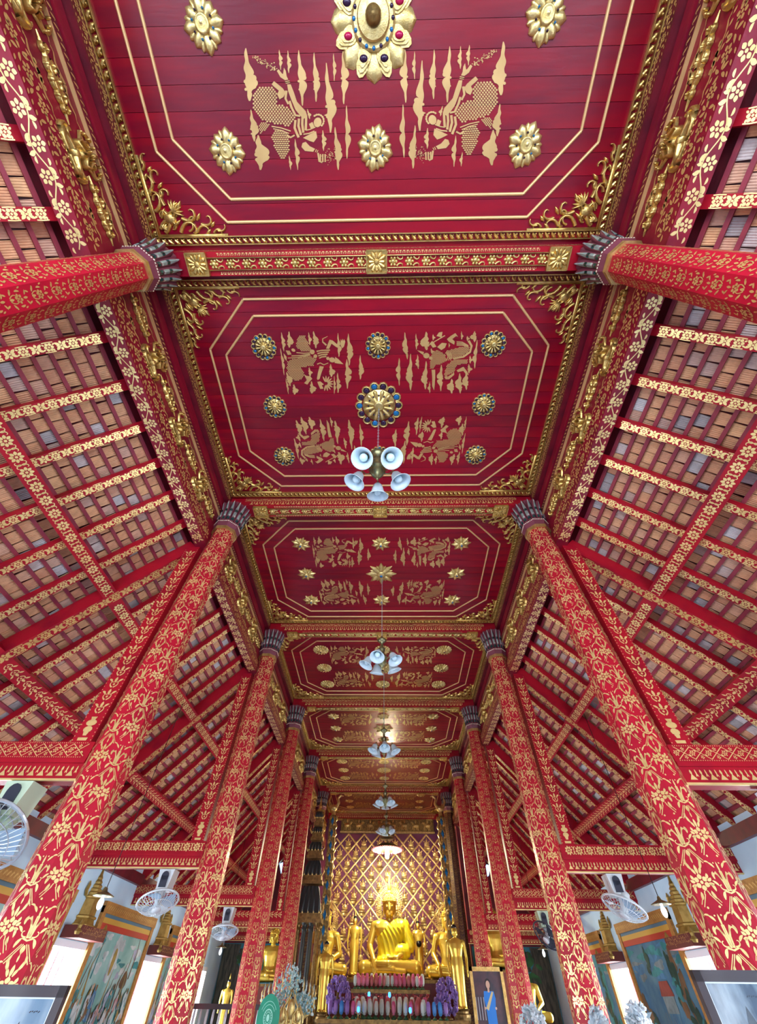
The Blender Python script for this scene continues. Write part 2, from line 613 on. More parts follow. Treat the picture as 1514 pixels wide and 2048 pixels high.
def tile_material():
    m = material('terracotta_tile', (0.55, 0.22, 0.10), 0.85)
    nt = m.node_tree
    b = nt.nodes['Principled BSDF']
    tc = nt.nodes.new('ShaderNodeTexCoord')
    geo = nt.nodes.new('ShaderNodeNewGeometry')
    cr = nt.nodes.new('ShaderNodeValToRGB')
    el = cr.color_ramp.elements
    el[0].position = 0; el[0].color = (0.78, 0.38, 0.20, 1)
    el[1].position = 1; el[1].color = (0.40, 0.36, 0.35, 1)
    for p, c in ((.2, (0.9, 0.48, 0.25)), (.4, (0.74, 0.36, 0.21)), (.6, (0.92, 0.52, 0.26)), (.72, (0.82, 0.45, 0.28)), (.86, (0.66, 0.46, 0.38)), (.93, (0.72, 0.70, 0.70))):
        e = el.new(p); e.color = (*c, 1)
    # each tile is an island of its own, in the joined field and as a single piece alike
    oi = nt.nodes.new('ShaderNodeObjectInfo')
    ad = nt.nodes.new('ShaderNodeMath'); ad.operation = 'ADD'
    fr = nt.nodes.new('ShaderNodeMath'); fr.operation = 'FRACT'
    nt.links.new(geo.outputs['Random Per Island'], ad.inputs[0]); nt.links.new(oi.outputs['Random'], ad.inputs[1])
    nt.links.new(ad.outputs[0], fr.inputs[0]); nt.links.new(fr.outputs[0], cr.inputs['Fac'])
    n = nt.nodes.new('ShaderNodeTexNoise'); n.inputs['Scale'].default_value = 16
    nt.links.new(tc.outputs['Object'], n.inputs['Vector'])
    mx = nt.nodes.new('ShaderNodeMix'); mx.data_type = 'RGBA'; mx.blend_type = 'MULTIPLY'
    mr = nt.nodes.new('ShaderNodeMapRange'); mr.inputs[1].default_value = .35; mr.inputs[2].default_value = .7; mr.inputs[3].default_value = .0; mr.inputs[4].default_value = .5
    nt.links.new(n.outputs['Fac'], mr.inputs[0]); nt.links.new(mr.outputs[0], mx.inputs[0])
    nt.links.new(cr.outputs['Color'], mx.inputs[6]); mx.inputs[7].default_value = (0.62, 0.6, 0.62, 1)
    nt.links.new(mx.outputs[2], b.inputs['Base Color'])
    wv = nt.nodes.new('ShaderNodeTexWave'); wv.bands_direction = 'Y'; wv.inputs['Scale'].default_value = 14; wv.inputs['Distortion'].default_value = .4
    nt.links.new(tc.outputs['Object'], wv.inputs['Vector'])
    bp = nt.nodes.new('ShaderNodeBump'); bp.inputs['Strength'].default_value = .55; bp.inputs['Distance'].default_value = .01
    nt.links.new(wv.outputs['Fac'], bp.inputs['Height']); nt.links.new(bp.outputs['Normal'], b.inputs['Normal'])
    return m


M['tile'] = tile_material()

# ------------------------------------------------------------------ floor and outside
YF, YB, YA = -5.5, BY(5), BY(6)                 # added front wall, aisle end wall, altar wall
mb = MB(); mb.box(-WX - .4, WX + .4, YF, YA + .5, -.2 - ZC, -ZC)
struct('floor', mb.mesh('floor', M['floor']))
mb = MB(); mb.box(-25, 25, -40, YF - .02, -.25 - ZC, -.06 - ZC)  # unseen ground outside, added to bounce sunlight up to the ceiling
struct('floor_terrace', mb.mesh('terrace', M['terrace']))

# unseen front wall behind the lens, added so its three doorways limit the sun patch
mb = MB()
for x0, x1 in ((-WX - .35, -5.4), (-3.2, -1.5), (1.5, 3.2), (5.4, WX + .35)):
    mb.box(x0, x1, YF - .1, YF + .1, -ZC, 2.2)
mb.box(-WX - .35, WX + .35, YF - .1, YF + .1, 2.2, 6.5)
struct('wall_front', mb.mesh('wall_front', M['white']))

# ------------------------------------------------------------------ aisle roofs
SL = math.atan(1.13)
CS, SN = math.cos(SL), math.sin(SL)
RX, RZ = 3.19, 4.82


def roofT(s):
    return lambda l, y, n: (s * (RX + CS * l + SN * n), y, RZ - SN * l + CS * n)


RL = (WX + .15 - RX) / CS                        # slope length
ROOF = {}
for s, side in ((-1, 'left'), (1, 'right')):
    T = roofT(s)
    root = struct('roof_' + side, None, 'sloping clay tile roof over the %s aisle' % side)
    ROOF[s] = root
    # underlay above the tiles keeps the sky out
    mb = MB(); mb.box(-.25, RL + .4, YF, YB, .345, .40, T=T); mb.build('roof_deck', M['maroon'], root)
    # battens along the nave, carrying the tiles
    pitch = .174
    nb = int(RL / pitch)
    bm = MB(); bm.box(0, .044, YF, YB, .235, .278, T=T)
    me = bm.mesh('batten', M['batten'])
    for i in range(nb + 1):
        l = .04 + i * pitch
        put('batten', me, root, (s * CS * l, 0, -SN * l))
    # tiles: rows between battens
    tw = .165
    ny = int((YB - YF) / tw)
    cells = []
    rr = random.Random(5 + s)
    cx, cz = 0.0895, 0
    for i in range(nb):
        for j in range(ny):
            l = .04 + i * pitch + .02
            y = YF + j * tw + (tw / 2 if i % 2 else 0)
            p = T(l + .08, y + .08, .29)
            # how large it shows: facing and distance from the lens, inside the picture
            v = Vector((p[0] - CAM_X, p[1], p[2]))
            d = v.dot(dax)
            u_, w_ = (v.dot(rt) / d, v.dot(up) / d) if d > .3 else (9, 9)
            vis = d > .3 and abs(u_) * F_PX < 745 and abs(w_) * F_PX < 1015
            size = abs(v.normalized().dot(Vector((-s * SN, 0, -CS)))) / v.length_squared if vis else 0
            cells.append((size, l, y, i, j))
    cells.sort(key=lambda c: -c[0])
    tm = []
    for q in range(4):
        m_ = MB(); e = .004 * q
        a = [(0, 0.004), (pitch - .018 + e, 0.004 + e), (pitch - .014, tw - .006 - e), (0.004, tw - .006)]
        n = 4
        v = [(x, y, .281) for x, y in a] + [(x, y, .295 + .008 * (q % 2)) for x, y in a]
        v[1] = (v[1][0], v[1][1], .287); v[2] = (v[2][0], v[2][1], .284 + .003 * q)
        m_.add(v, [(0, 1, 2, 3), (7, 6, 5, 4)] + [(i, (i + 1) % 4, 4 + (i + 1) % 4, 4 + i) for i in range(4)], T=T)
        tm.append(m_.mesh('tile', M['tile']))
    for size, l, y, i, j in cells[:300]:
        dz = rr.uniform(0, .012)
        put('tile', tm[rr.randrange(4)], root, (s * (CS * l + SN * dz), y, -SN * l + CS * dz))
    rest = MB()
    for size, l, y, i, j in cells[300:]:
        dz = rr.uniform(0, .012); e = rr.uniform(0, .012)
        v = [(l, y + .004, .281 + dz), (l + pitch - .018 + e, y + .004, .284 + dz), (l + pitch - .014, y + tw - .006, .284 + dz), (l, y + tw - .006, .281 + dz)]
        rest.add(v + [(a, b, c + .015) for a, b, c in v], [(0, 1, 2, 3), (0, 1, 5, 4), (1, 2, 6, 5), (2, 3, 7, 6), (3, 0, 4, 7)], T=T)
    rest.build('tile_field', M['tile'], root, stuff=True)
    # rafters down the slope, six between two column lines
    rw = .115
    m_ = MB(); m_.box(-.12, RL, -rw / 2, rw / 2, .13, .235, T=T)
    rme = m_.mesh('rafter', M['red'])
    m_ = MB(); m_.decal(xf(band('rafter', RL - .1, rw * .92), 0.05), T=lambda x, y, z: T(x, y, .13 - z))
    pme = m_.mesh('gold_pattern', M['stencil_b'])
    for k in range(-1, 5):
        for i in range(1, 7):
            o = put('rafter', rme, root, (0, BY(k) + .06 + i * P / 7, 0))
            put('gold_pattern', pme, o, stuff=True)
    for i in range(3):
        o = put('rafter', rme, root, (0, BY(-1) - (i + .5) * P / 7, 0))
    # principal rafters on the column lines: plain red face, patterned underside
    pw = .17
    m_ = MB(); m_.box(0, RL, -pw / 2, pw / 2, -.01, .235, T=T)
    rme = m_.mesh('principal_rafter', M['red'])
    m_ = MB(); m_.decal(xf(band('rafter', RL - .1, pw * .8), 0.05), T=lambda x, y, z: T(x, y, -.01 - z))
    pme = m_.mesh('gold_pattern', M['stencil'])
    for k in range(-1, 6):
        o = put('principal_rafter', rme, root, (0, BY(k), 0))
        put('gold_pattern', pme, o, stuff=True)
    # purlins under the rafters, one length in each bay
    qw = .19
    for l, st in ((1.40, 'lotus'), (2.78, 'scroll')):
        m_ = MB(); m_.box(l - qw / 2, l + qw / 2, .085, P - .085, -.005, .135, T=T)
        qme = m_.mesh('purlin', M['red'])
        m_ = MB(); m_.decal(xf(band(st, P - .25, qw * .86), .125), T=lambda x, y, z: T(l + y, x, -.005 - z))
        pme = m_.mesh('gold_pattern', M['stencil_b'])
        for k in range(-1, 5):
            o = put('purlin', qme, root, (0, BY(k), 0))
            put('gold_pattern', pme, o, stuff=True)

# ------------------------------------------------------------------ side walls with window openings
WT = 1.72                                        # top of the wall
WH, WTOP, WBOT = .62, .60, -.95                  # half width, head and sill of a window
for s, side in ((-1, 'left'), (1, 'right')):
    mb = MB()
    x0, x1 = sorted((s * WX, s * (WX + .35)))
    ys = [YF] + [e for y in WIN_Y for e in (y - WH, y + WH)] + [YB + .2]
    for i in range(0, len(ys), 2):
        mb.box(x0, x1, ys[i], ys[i + 1], -ZC, WT + .25)
    for y in WIN_Y:
        mb.box(x0, x1, y - WH, y + WH, WTOP, WT + .25)
        mb.box(x0, x1, y - WH, y + WH, -ZC, WBOT)
    struct('wall_' + side, mb.mesh('wall_' + side, M['white']))
    wb = struct('trim_' + ('1' if s < 0 else '2'))
    mb = MB(); a0, a1 = sorted((s * WX, s * (WX - .10)))
    mb.box(a0, a1, YF, YB, WT - .05, WT + .14); mb.build('wall_plate', M['maroon'], wb)

# aisle end walls and the nave wall behind the altar
XA = .14                                         # the altar stands slightly off the axis
for s, side in ((-1, 'back_left'), (1, 'back_right')):
    mb = MB()
    a0, a1 = sorted((s * 3.15, s * (WX + .35)))
    mb.box(a0, a1, YB + .15, YB + .35, -ZC, 5.2)
    struct('wall_' + side, mb.mesh('w', M['maroon']))
mb = MB(); mb.box(-3.75, 3.75, YA + .05, YA + .3, -ZC, 6.6)
back = struct('wall_back', mb.mesh('wall_back', M['purplewall']))
for s, n in ((-1, '9'), (1, '10')):              # sides of the altar bay
    mb = MB(); a0, a1 = sorted((s * 3.6, s * 3.75)); mb.box(a0, a1, YB + .2, YA + .2, -ZC, 6.3)
    struct('wall_altar_' + ('left' if s < 0 else 'right'), mb.mesh('w', M['maroon']))

# upper roof over the nave keeps daylight off the back of the ceiling
mb = MB(); mb.box(-3.45, 3.45, YF, YA + .4, 6.42, 6.5)
struct('ceiling_deck', mb.mesh('deck', M['maroon']))

# ------------------------------------------------------------------ nave ceiling, one coffered panel per bay
CZ = 6.2


def down(cx_, cy_, z0=CZ):
    """flat (x, y) on the underside of the ceiling; z grows downwards"""
    return lambda x, y, z: (cx_ + x, cy_ + y, z0 - z)


def figure_polys(kind):
    o = []

    def cloud(x, y0, y1, w, side=1, lean=0.0, seed=0):
        rr = random.Random(int(x * 7 + y0))
        h = y1 - y0
        n = 30
        nb = 3.5 if h > 220 else 2.5
        mid = rr.uniform(.5, .62)
        le = []; ri = []
        for i in range(n + 1):
            t = i / n
            core = w * .19 * math.sin(math.pi * (.02 + .96 * t)) ** .6
            env = math.exp(-((t - mid) / .24) ** 2)
            bump = abs(math.sin(math.pi * nb * t + .4)) ** .55
            c = x + lean * t
            a_ = core * (1 + .3 * math.sin(22 * t + x)); b_ = core * .7 + w * .55 * env * bump
            if side < 0:
                a_, b_ = b_, a_
            le.append((c - a_, y0 + h * t)); ri.append((c + b_, y0 + h * t))
        o.append(le + ri[::-1])
        if w >= 100:
            for t, r in ((mid - .05, .24), (mid + .10, .20)):
                rad = min(r * w, h * .13)
                o.append(circ(x + lean * t + side * w * .34, y0 + h * t, rad, 12))
                o.append(circ(x + lean * t - side * w * .16, y0 + h * (t + .06), rad * .55, 8))

    if kind == 'A':
        sx, ox, oy = 6.308, 480, 80
        for c in ((75, 105, 770, 190, 1, 45), (495, 125, 380, 60, 1, 20), (605, 135, 420, 65, 1, 10), (740, 130, 830, 130, 1, 50), (935, 160, 780, 100, 1, 25), (1090, 290, 1170, 150, 1, 50),
                  (1180, 170, 520, 55, 1, 10), (1300, 140, 810, 120, 1, 10), (1345, 830, 1500, 90, 1, 5), (1200, 1100, 1640, 110, 1, 40), (1045, 1140, 1400, 75, 1, 10), (140, 880, 1280, 120, 1, 40),
                  (230, 1200, 1640, 220, 1, 30), (695, 1250, 1640, 75, 1, 35), (620, 1460, 1640, 45, 1, 20), (850, 870, 1000, 50, 1, 30)):
            cloud(*c)
        th = [(155, 760), (165, 690), (200, 630), (260, 590), (330, 578), (400, 600), (450, 650), (475, 720), (470, 790), (430, 830), (520, 815), (580, 835), (630, 880), (665, 930), (700, 990), (660, 1060), (600, 1100), (520, 1060), (440, 1060), (340, 1030), (270, 1000), (210, 940), (170, 860)]
        o += scales(th, 38, 25, .6)
        o += scales([(390, 1220), (450, 1150), (560, 1150), (620, 1200), (630, 1300), (610, 1420), (580, 1480), (540, 1500), (500, 1480), (450, 1380), (420, 1300)], 30, 26, 1.5)
        o += scales([(235, 1060), (300, 1030), (370, 1060), (350, 1120), (280, 1160), (260, 1200)], 26, 18, .3)
        for i in range(4):
            o.append(stroke([(700 + 45 * i, 1010 - 18 * i), (690 + 48 * i, 1110 - 25 * i), (740 + 30 * i, 1230 - 30 * i)], 30))
        o += [stroke([(400, 1090), (520, 1110), (640, 1150)], 14), stroke([(420, 1120), (520, 1140), (620, 1180)], 12), stroke([(590, 1200), (640, 1230), (690, 1200)], 22)]
        o.append([(595, 560), (640, 560), (680, 660), (720, 780), (830, 900), (850, 960), (800, 1000), (740, 930), (700, 880), (650, 760), (610, 650)])
        o.append([(465, 390), (490, 370), (530, 425), (545, 430), (555, 350), (578, 390), (590, 460), (610, 500), (570, 510), (510, 470)])
        o += [stroke([(570, 530), (625, 515)], 12), stroke([(578, 550), (630, 537)], 10)]
        o.append([(400, 560), (430, 520), (480, 560), (540, 610), (575, 660), (550, 720), (500, 750), (470, 690), (490, 640), (430, 590)])
        o += [stroke([(585, 640), (575, 740), (610, 810)], 34, 20), stroke([(625, 770), (650, 850), (700, 950), (760, 960)], 30, 26)]
        o += [circ(980, 1040, 50, 14, 62, .2)]
        for i in range(9):
            a = -2.2 + i * .38
            o.append(circ(985 + 72 * math.cos(a), 1020 + 78 * math.sin(a), 14, 6, 17, a))
        o.append([(1060, 950), (1175, 893), (1110, 975)])
        o.append([(870, 1060), (915, 1035), (940, 1095), (895, 1120)])
        o += [stroke([(800, 1190), (870, 1180), (940, 1150)], 16), stroke([(830, 1140), (880, 1130), (950, 1100)], 14)]
        o.append([(795, 1235), (860, 1200), (960, 1150), (975, 1230), (930, 1290), (880, 1275)])
        o.append([(830, 1285), (880, 1340), (950, 1375), (915, 1410), (820, 1400), (775, 1350), (790, 1300)])
        o += [stroke([(940, 1370), (920, 1410)], 10), stroke([(965, 1380), (950, 1415)], 10), stroke([(985, 1390), (970, 1420)], 10)]
        o += [stroke([(985, 1425), (1000, 1530), (1040, 1545)], 22)]
        for i in range(3):
            o.append(stroke([(1015 + 30 * i, 1440), (1015 + 30 * i, 1540)], 18))
        rr = random.Random(3)
        o += [circ(rr.gauss(1140, 30), rr.gauss(1470, 45), 6, 5) for _ in range(50)]
        o += [circ(170 + 300 * t + rr.gauss(0, 12), 210 + 170 * t + rr.gauss(0, 32) * (t + .2), rr.uniform(6, 10), 5) for t in (rr.random() for _ in range(70))]
    elif kind == 'B':
        sx, ox, oy = 8.184, 555, 650
        for c in ((65, 120, 430, 80, 1, 40), (190, 105, 370, 120, 1, 0), (50, 380, 820, 60, 1, 60), (150, 770, 1000, 110, 1, 60), (270, 970, 1140, 110, 1, 10), (135, 870, 1130, 45, 1, 45),
                  (510, 120, 330, 65, 1, 20), (590, 100, 380, 110, 1, 40), (990, 130, 520, 80, 1, 15), (1160, 140, 660, 120, 1, 15), (1355, 495, 890, 100, 1, 0), (1135, 560, 1040, 130, 1, 10),
                  (870, 640, 850, 110, 1, 10), (930, 830, 1130, 50, 1, 0), (985, 780, 1110, 90, 1, 5), (520, 690, 840, 80, 1, 10), (560, 920, 1120, 120, 1, 0)):
            cloud(*c)
        o += scales([(400, 160), (450, 180), (500, 290), (550, 400), (520, 440), (430, 440), (300, 370), (310, 300), (340, 190)], 27, 20, 1.2)
        o += scales([(160, 600), (230, 560), (540, 500), (630, 560), (590, 660), (440, 690), (380, 700), (430, 760), (430, 830), (380, 890), (310, 915), (220, 880), (170, 800), (155, 700)], 27, 20, .3)
        o += [stroke([(170, 540), (350, 530), (540, 490)], 14), stroke([(230, 505), (380, 500), (530, 475)], 18), stroke([(310, 450), (430, 462), (530, 455)], 16), circ(570, 440, 40, 12)]
        o += [[(135, 415), (200, 420), (230, 480), (170, 490)], [(100, 460), (150, 520), (150, 590), (110, 540)], circ(260, 410, 35, 10, 25, .5)]
        for i in range(4):
            o.append(stroke([(640 + 14 * i, 430 + 38 * i), (720, 415 + 36 * i), (860 - 20 * i, 410 + 34 * i)], 22))
        o += [circ(620, 510, 32, 10), circ(825, 545, 28, 10), circ(895, 570, 50, 12, 42, .3), [(945, 520), (1000, 560), (1080, 640), (990, 630), (935, 620)]]
        o += [[(795, 385), (850, 240), (900, 250), (1020, 350), (1005, 378), (960, 360), (885, 305), (845, 390)], [(1030, 230), (1050, 260), (1060, 225), (1075, 260), (1090, 228), (1110, 270), (1090, 350), (1060, 380), (1035, 340)],
              stroke([(800, 330), (740, 275), (740, 225), (780, 205), (820, 185)], 28, 8), [(690, 670), (760, 680), (720, 780), (690, 880), (660, 900), (645, 880), (660, 790)],
              [(650, 930), (700, 920), (760, 970), (725, 985), (755, 1040), (700, 1045), (670, 980)], stroke([(650, 640), (700, 620), (760, 650), (830, 620)], 20, 14), [(430, 800), (470, 830), (540, 840), (570, 880), (520, 930), (490, 975), (435, 950), (480, 900)]]
        for i in range(10):
            a = -2.0 + i * .42
            o.append(leaf(795 + 25 * math.cos(a), 955 + 25 * math.sin(a), a, 105, 24))
    else:
        sx, ox, oy = 8.184, 780, 650
        for c in ((240, 120, 560, 110, -1, 45), (425, 140, 400, 65, 1, 5), (590, 110, 410, 170, -1, 10), (705, 150, 250, 60, 1, 0), (675, 380, 470, 65, 1, 10), (150, 540, 990, 95, -1, 0), (335, 470, 1070, 130, -1, 5),
                  (450, 480, 720, 75, -1, 15), (590, 590, 1050, 120, -1, -10), (650, 930, 1120, 55, -1, 0), (840, 650, 1080, 120, -1, -10), (1010, 880, 1120, 140, -1, 0), (1140, 790, 1120, 140, -1, 10), (1250, 750, 1060, 120, -1, 0),
                  (1290, 640, 790, 90, 1, 0), (1385, 100, 280, 120, -1, 0), (1425, 240, 710, 85, -1, -40), (1170, 100, 240, 50, 1, 0), (1310, 500, 630, 70, 1, 0), (965, 290, 370, 30, 1, 0), (1265, 180, 260, 70, 1, 0)):
            cloud(*c)
        o += scales([(920, 420), (1000, 400), (1100, 370), (1300, 330), (1290, 430), (1180, 510), (1020, 560), (960, 540), (900, 470)], 26, 18, .8)
        o += scales([(690, 470), (760, 400), (830, 440), (900, 480), (930, 590), (830, 640), (740, 650), (700, 720), (660, 720), (660, 590)], 22, 17, .3)
        o += scales([(1030, 570), (1280, 570), (1260, 630), (1100, 650), (1050, 760), (900, 850), (880, 820), (930, 660)], 24, 18, .8)
        o += [stroke([(1040, 550), (1200, 520), (1310, 440), (1335, 340), (1285, 255)], 24, 40), [(930, 230), (990, 180), (1070, 130), (1110, 190), (1080, 180), (1020, 230), (1060, 270), (1050, 320), (960, 270)],
              [(1090, 740), (1200, 680), (1260, 760), (1290, 820), (1240, 800), (1200, 750), (1110, 770)], [(770, 360), (850, 290), (930, 300), (900, 370), (840, 410)], [(650, 300), (690, 260), (720, 290), (760, 355), (700, 370)],
              stroke([(580, 360), (900, 170)], 16), [(760, 180), (800, 120), (860, 110), (840, 220), (820, 195)], circ(595, 500, 52, 12, 46), [(440, 410), (555, 440), (545, 490), (500, 460)], circ(665, 540, 28, 10),
              [(680, 730), (740, 730), (740, 860), (730, 1000), (720, 1070), (690, 1000), (690, 860)]]
        for i in range(3):
            o.append(stroke([(1090, 275 + 26 * i), (1180, 280 + 24 * i), (1280, 335 + 8 * i)], 16))
            o.append(stroke([(890 + 8 * i, 850 + 14 * i), (960, 845 + 18 * i), (1050, 780 + 14 * i)], 12))
            o.append(stroke([(930 + 26 * i, 440), (950 + 26 * i, 500), (930 + 30 * i, 580)], 12))
    # picture -> ceiling plane
    out = []
    for p in o:
        q = []
        for x, y in p:
            a, b = (ox + x / sx - 757) / F_PX, (1024 - (oy + y / sx)) / F_PX
            v = dax + a * rt + b * up
            t = CZ / v.z
            q.append((CAM_X + v.x * t, v.y * t))
        out.append(q)
    return out


FIG = {k: figure_polys(k) for k in 'ABC'}
cA = (-1.13, BY(0) - P / 2); cB = (0, BY(0) + P / 2)
FIG['A'] = xf(FIG['A'], 0, -(BY(0) - P / 2))
for k in 'BC':
    FIG[k] = xf(FIG[k], 0, -(BY(0) + P / 2))
fig_mesh = {}


def fig_me(key, polys):
    if key not in fig_mesh:
        mb = MB(); mb.decal(polys, T=lambda x, y, z: (x, y, -z), z=.004)
        fig_mesh[key] = mb.mesh('painted_figure', M['stencil_c'])
    return fig_mesh[key]


def rosette(kind, r):
    """carved gilded flower and its glass inlays, facing down"""
    g = MB(); gem = MB()
    T = lambda x, y, z: (x, y, -z)
    if kind == 'leafy':
        n = 8
        for i in range(n):
            a = 2 * math.pi * i / n
            q = 1.0 if i % 2 == 0 else .9
            ps = [(math.cos(a) * r * t * q, math.sin(a) * r * t * q) for t in (.15, .35, .55, .75, .9, 1.0)]
            g.ridge(ps, [r * .2, r * .4, r * .58, r * .56, r * .3, .01], .045, T)
            a2 = a + math.pi / n
            g.ridge([(math.cos(a2) * r * t, math.sin(a2) * r * t) for t in (.3, .6, .82, .9)], [r * .2, r * .3, r * .22, .01], .03, T)
            gem.dome(math.cos(a2) * r * .5, math.sin(a2) * r * .5, r * .06, .04, 8, T, i % 2, .02)
        g.lathe([(r * .36, 0), (r * .36, -.05), (r * .28, -.07), (r * .26, -.06), (r * .16, -.085), (r * .14, -.08), (r * .05, -.1), (0.001, -.1)], 20)
    elif kind == 'cup':
        n = 14
        for i in range(n):
            a = 2 * math.pi * i / n
            cx_, cy_ = math.cos(a) * r * .84, math.sin(a) * r * .84
            g.ridge([(cx_ + r * .17 * math.cos(a + 2.4 + 4.77 * t), cy_ + r * .17 * math.sin(a + 2.4 + 4.77 * t * -1)) for t in ()] or [(cx_ + r * .17 * math.cos(a + t), cy_ + r * .17 * math.sin(a + t)) for t in (-2.2, -1.4, -.7, 0, .7, 1.4, 2.2)], r * .08, .035, T)
            gem.dome(cx_, cy_, r * .13, .02, 8, T, i % 3 != 1, .005)
        for i in range(12):
            a = 2 * math.pi * (i + .5) / 12
            g.ridge([(math.cos(a) * r * t, math.sin(a) * r * t) for t in (.15, .35, .5, .62, .7)], [r * .08, r * .14, r * .22, r * .2, .01], .06, T)
            gem.dome(math.cos(a + .26) * r * .46, math.sin(a + .26) * r * .46, r * .05, .03, 6, T, 1, .012)
        g.lathe([(r * .72, 0), (r * .70, -.012), (r * .25, -.03), (r * .22, -.06), (r * .14, -.085), (r * .12, -.075), (.001, -.10)], 24)
    elif kind == 'star':
        n = 8
        for i in range(n):
            a = 2 * math.pi * i / n
            g.ridge([(math.cos(a) * r * t, math.sin(a) * r * t) for t in (.1, .4, .62, .85, 1.0)], [r * .25, r * .42, r * .36, r * .16, .005], .06, T)
            a2 = a + math.pi / n
            g.ridge([(math.cos(a2) * r * t, math.sin(a2) * r * t) for t in (.1, .4, .6, .78)], [r * .2, r * .28, r * .2, .005], .03, T)
        g.lathe([(r * .3, 0), (r * .29, -.06), (r * .2, -.085), (.001, -.095)], 14)
        gem.dome(0, 0, r * .1, .015, 8, T, 0, .092)
    else:
        n = 16
        for i in range(n):
            a = 2 * math.pi * i / n
            g.ridge([(math.cos(a) * r * t, math.sin(a) * r * t) for t in (.35, .6, .85, .97, 1.0)], [r * .1, r * .22, r * .34, r * .22, .02], .035, T)
        for i in range(10):
            a = 2 * math.pi * i / 10
            g.ridge([(math.cos(a) * r * t, math.sin(a) * r * t) for t in (.1, .3, .48, .56)], [r * .1, r * .2, r * .24, .01], .06, T)
        g.lathe([(r * .22, 0), (r * .2, -.07), (.001, -.09)], 12)
        gem.dome(0, 0, r * .1, .012, 8, T, 1, .086)
    return g.mesh('rosette', M['gilt_pale'], True), gem.mesh('glass_inlay', [M['bluegem'], M['darkgem']], True)


def big_rosette():
    """central flower above the lens: scalloped petals with red gems round a beaded boss"""
    T = lambda x, y, z: (x, y, -z)
    root = MB(); r = .62
    for i in range(8):                                  # pointed leaves behind
        a = 2 * math.pi * i / 8 + math.pi / 8 * 0
        root.ridge([(math.cos(a) * r * t, math.sin(a) * r * t) for t in (.3, .6, .8, .92, 1.02)], [.1, .24, .3, .22, .01], .05, T)
    parts = [('rosette', root.mesh('rosette', M['gilt_pale'], True))]
    pm = MB()
    for i in range(8):
        a = 2 * math.pi * (i + .5) / 8
        for q, z in ((1.0, .03), (.78, .055), (.55, .075)):
            pts = []
            for j in range(17):
                t = -math.pi + 2 * math.pi * j / 16
                rr_ = (.15 + .02 * math.cos(3 * t)) * q
                cx_, cy_ = math.cos(a) * (.42 - .04 * (1 - q)), math.sin(a) * (.42 - .04 * (1 - q))
                u, v = rr_ * 1.15 * math.cos(t), rr_ * .8 * math.sin(t)
                pts.append((cx_ + u * math.cos(a) - v * math.sin(a), cy_ + u * math.sin(a) + v * math.cos(a)))
            pm.prism(pts[:-1], z - .025, z, T)
    petal = pm.mesh('petal_ring', M['gilt_pale'])
    gm = MB()
    for i in range(8):
        a = 2 * math.pi * (i + .5) / 8
        gm.dome(math.cos(a) * .41, math.sin(a) * .41, .065, .04, 12, T, 1 if i in (0, 3, 7) else 0, .07, .045)
    for i in range(16):
        a = 2 * math.pi * i / 16
        gm.dome(math.cos(a) * .285, math.sin(a) * .285, .028, .02, 6, T, 2 if i % 3 else 0, .10)
    gems = gm.mesh('glass_inlay', [M['darkgem'], M['redgem'], M['bluegem']], True)
    bm = MB()
    bm.lathe([(.33, 0), (.32, -.08), (.29, -.1), (.24, -.1), (.235, -.15), (.22, -.165), (.12, -.18), (.115, -.17), (.001, -.17)], 32,
             wave=lambda t, i: 1 + (.012 * math.cos(32 * t) if i in (4, 5) else 0))
    boss = bm.mesh('boss', M['gilt_pale'])
    km = MB(); km.lathe([(.11, -.165), (.11, -.22), (.07, -.27), (.03, -.29), (.02, -.3)], 20)
    knob = km.mesh('hook_cup', M['gilt_dark'], True)
    return parts + [('petal_ring', petal), ('glass_inlay', gems), ('boss', boss), ('hook_cup', knob)]


ROS = {'leafy': rosette('leafy', .215), 'cup': rosette('cup', .19), 'star': rosette('star', .215), 'round': rosette('round', .225)}
ROSB = {'cup': rosette('cup', .39), 'star': rosette('star', .36), 'round': rosette('round', .30)}


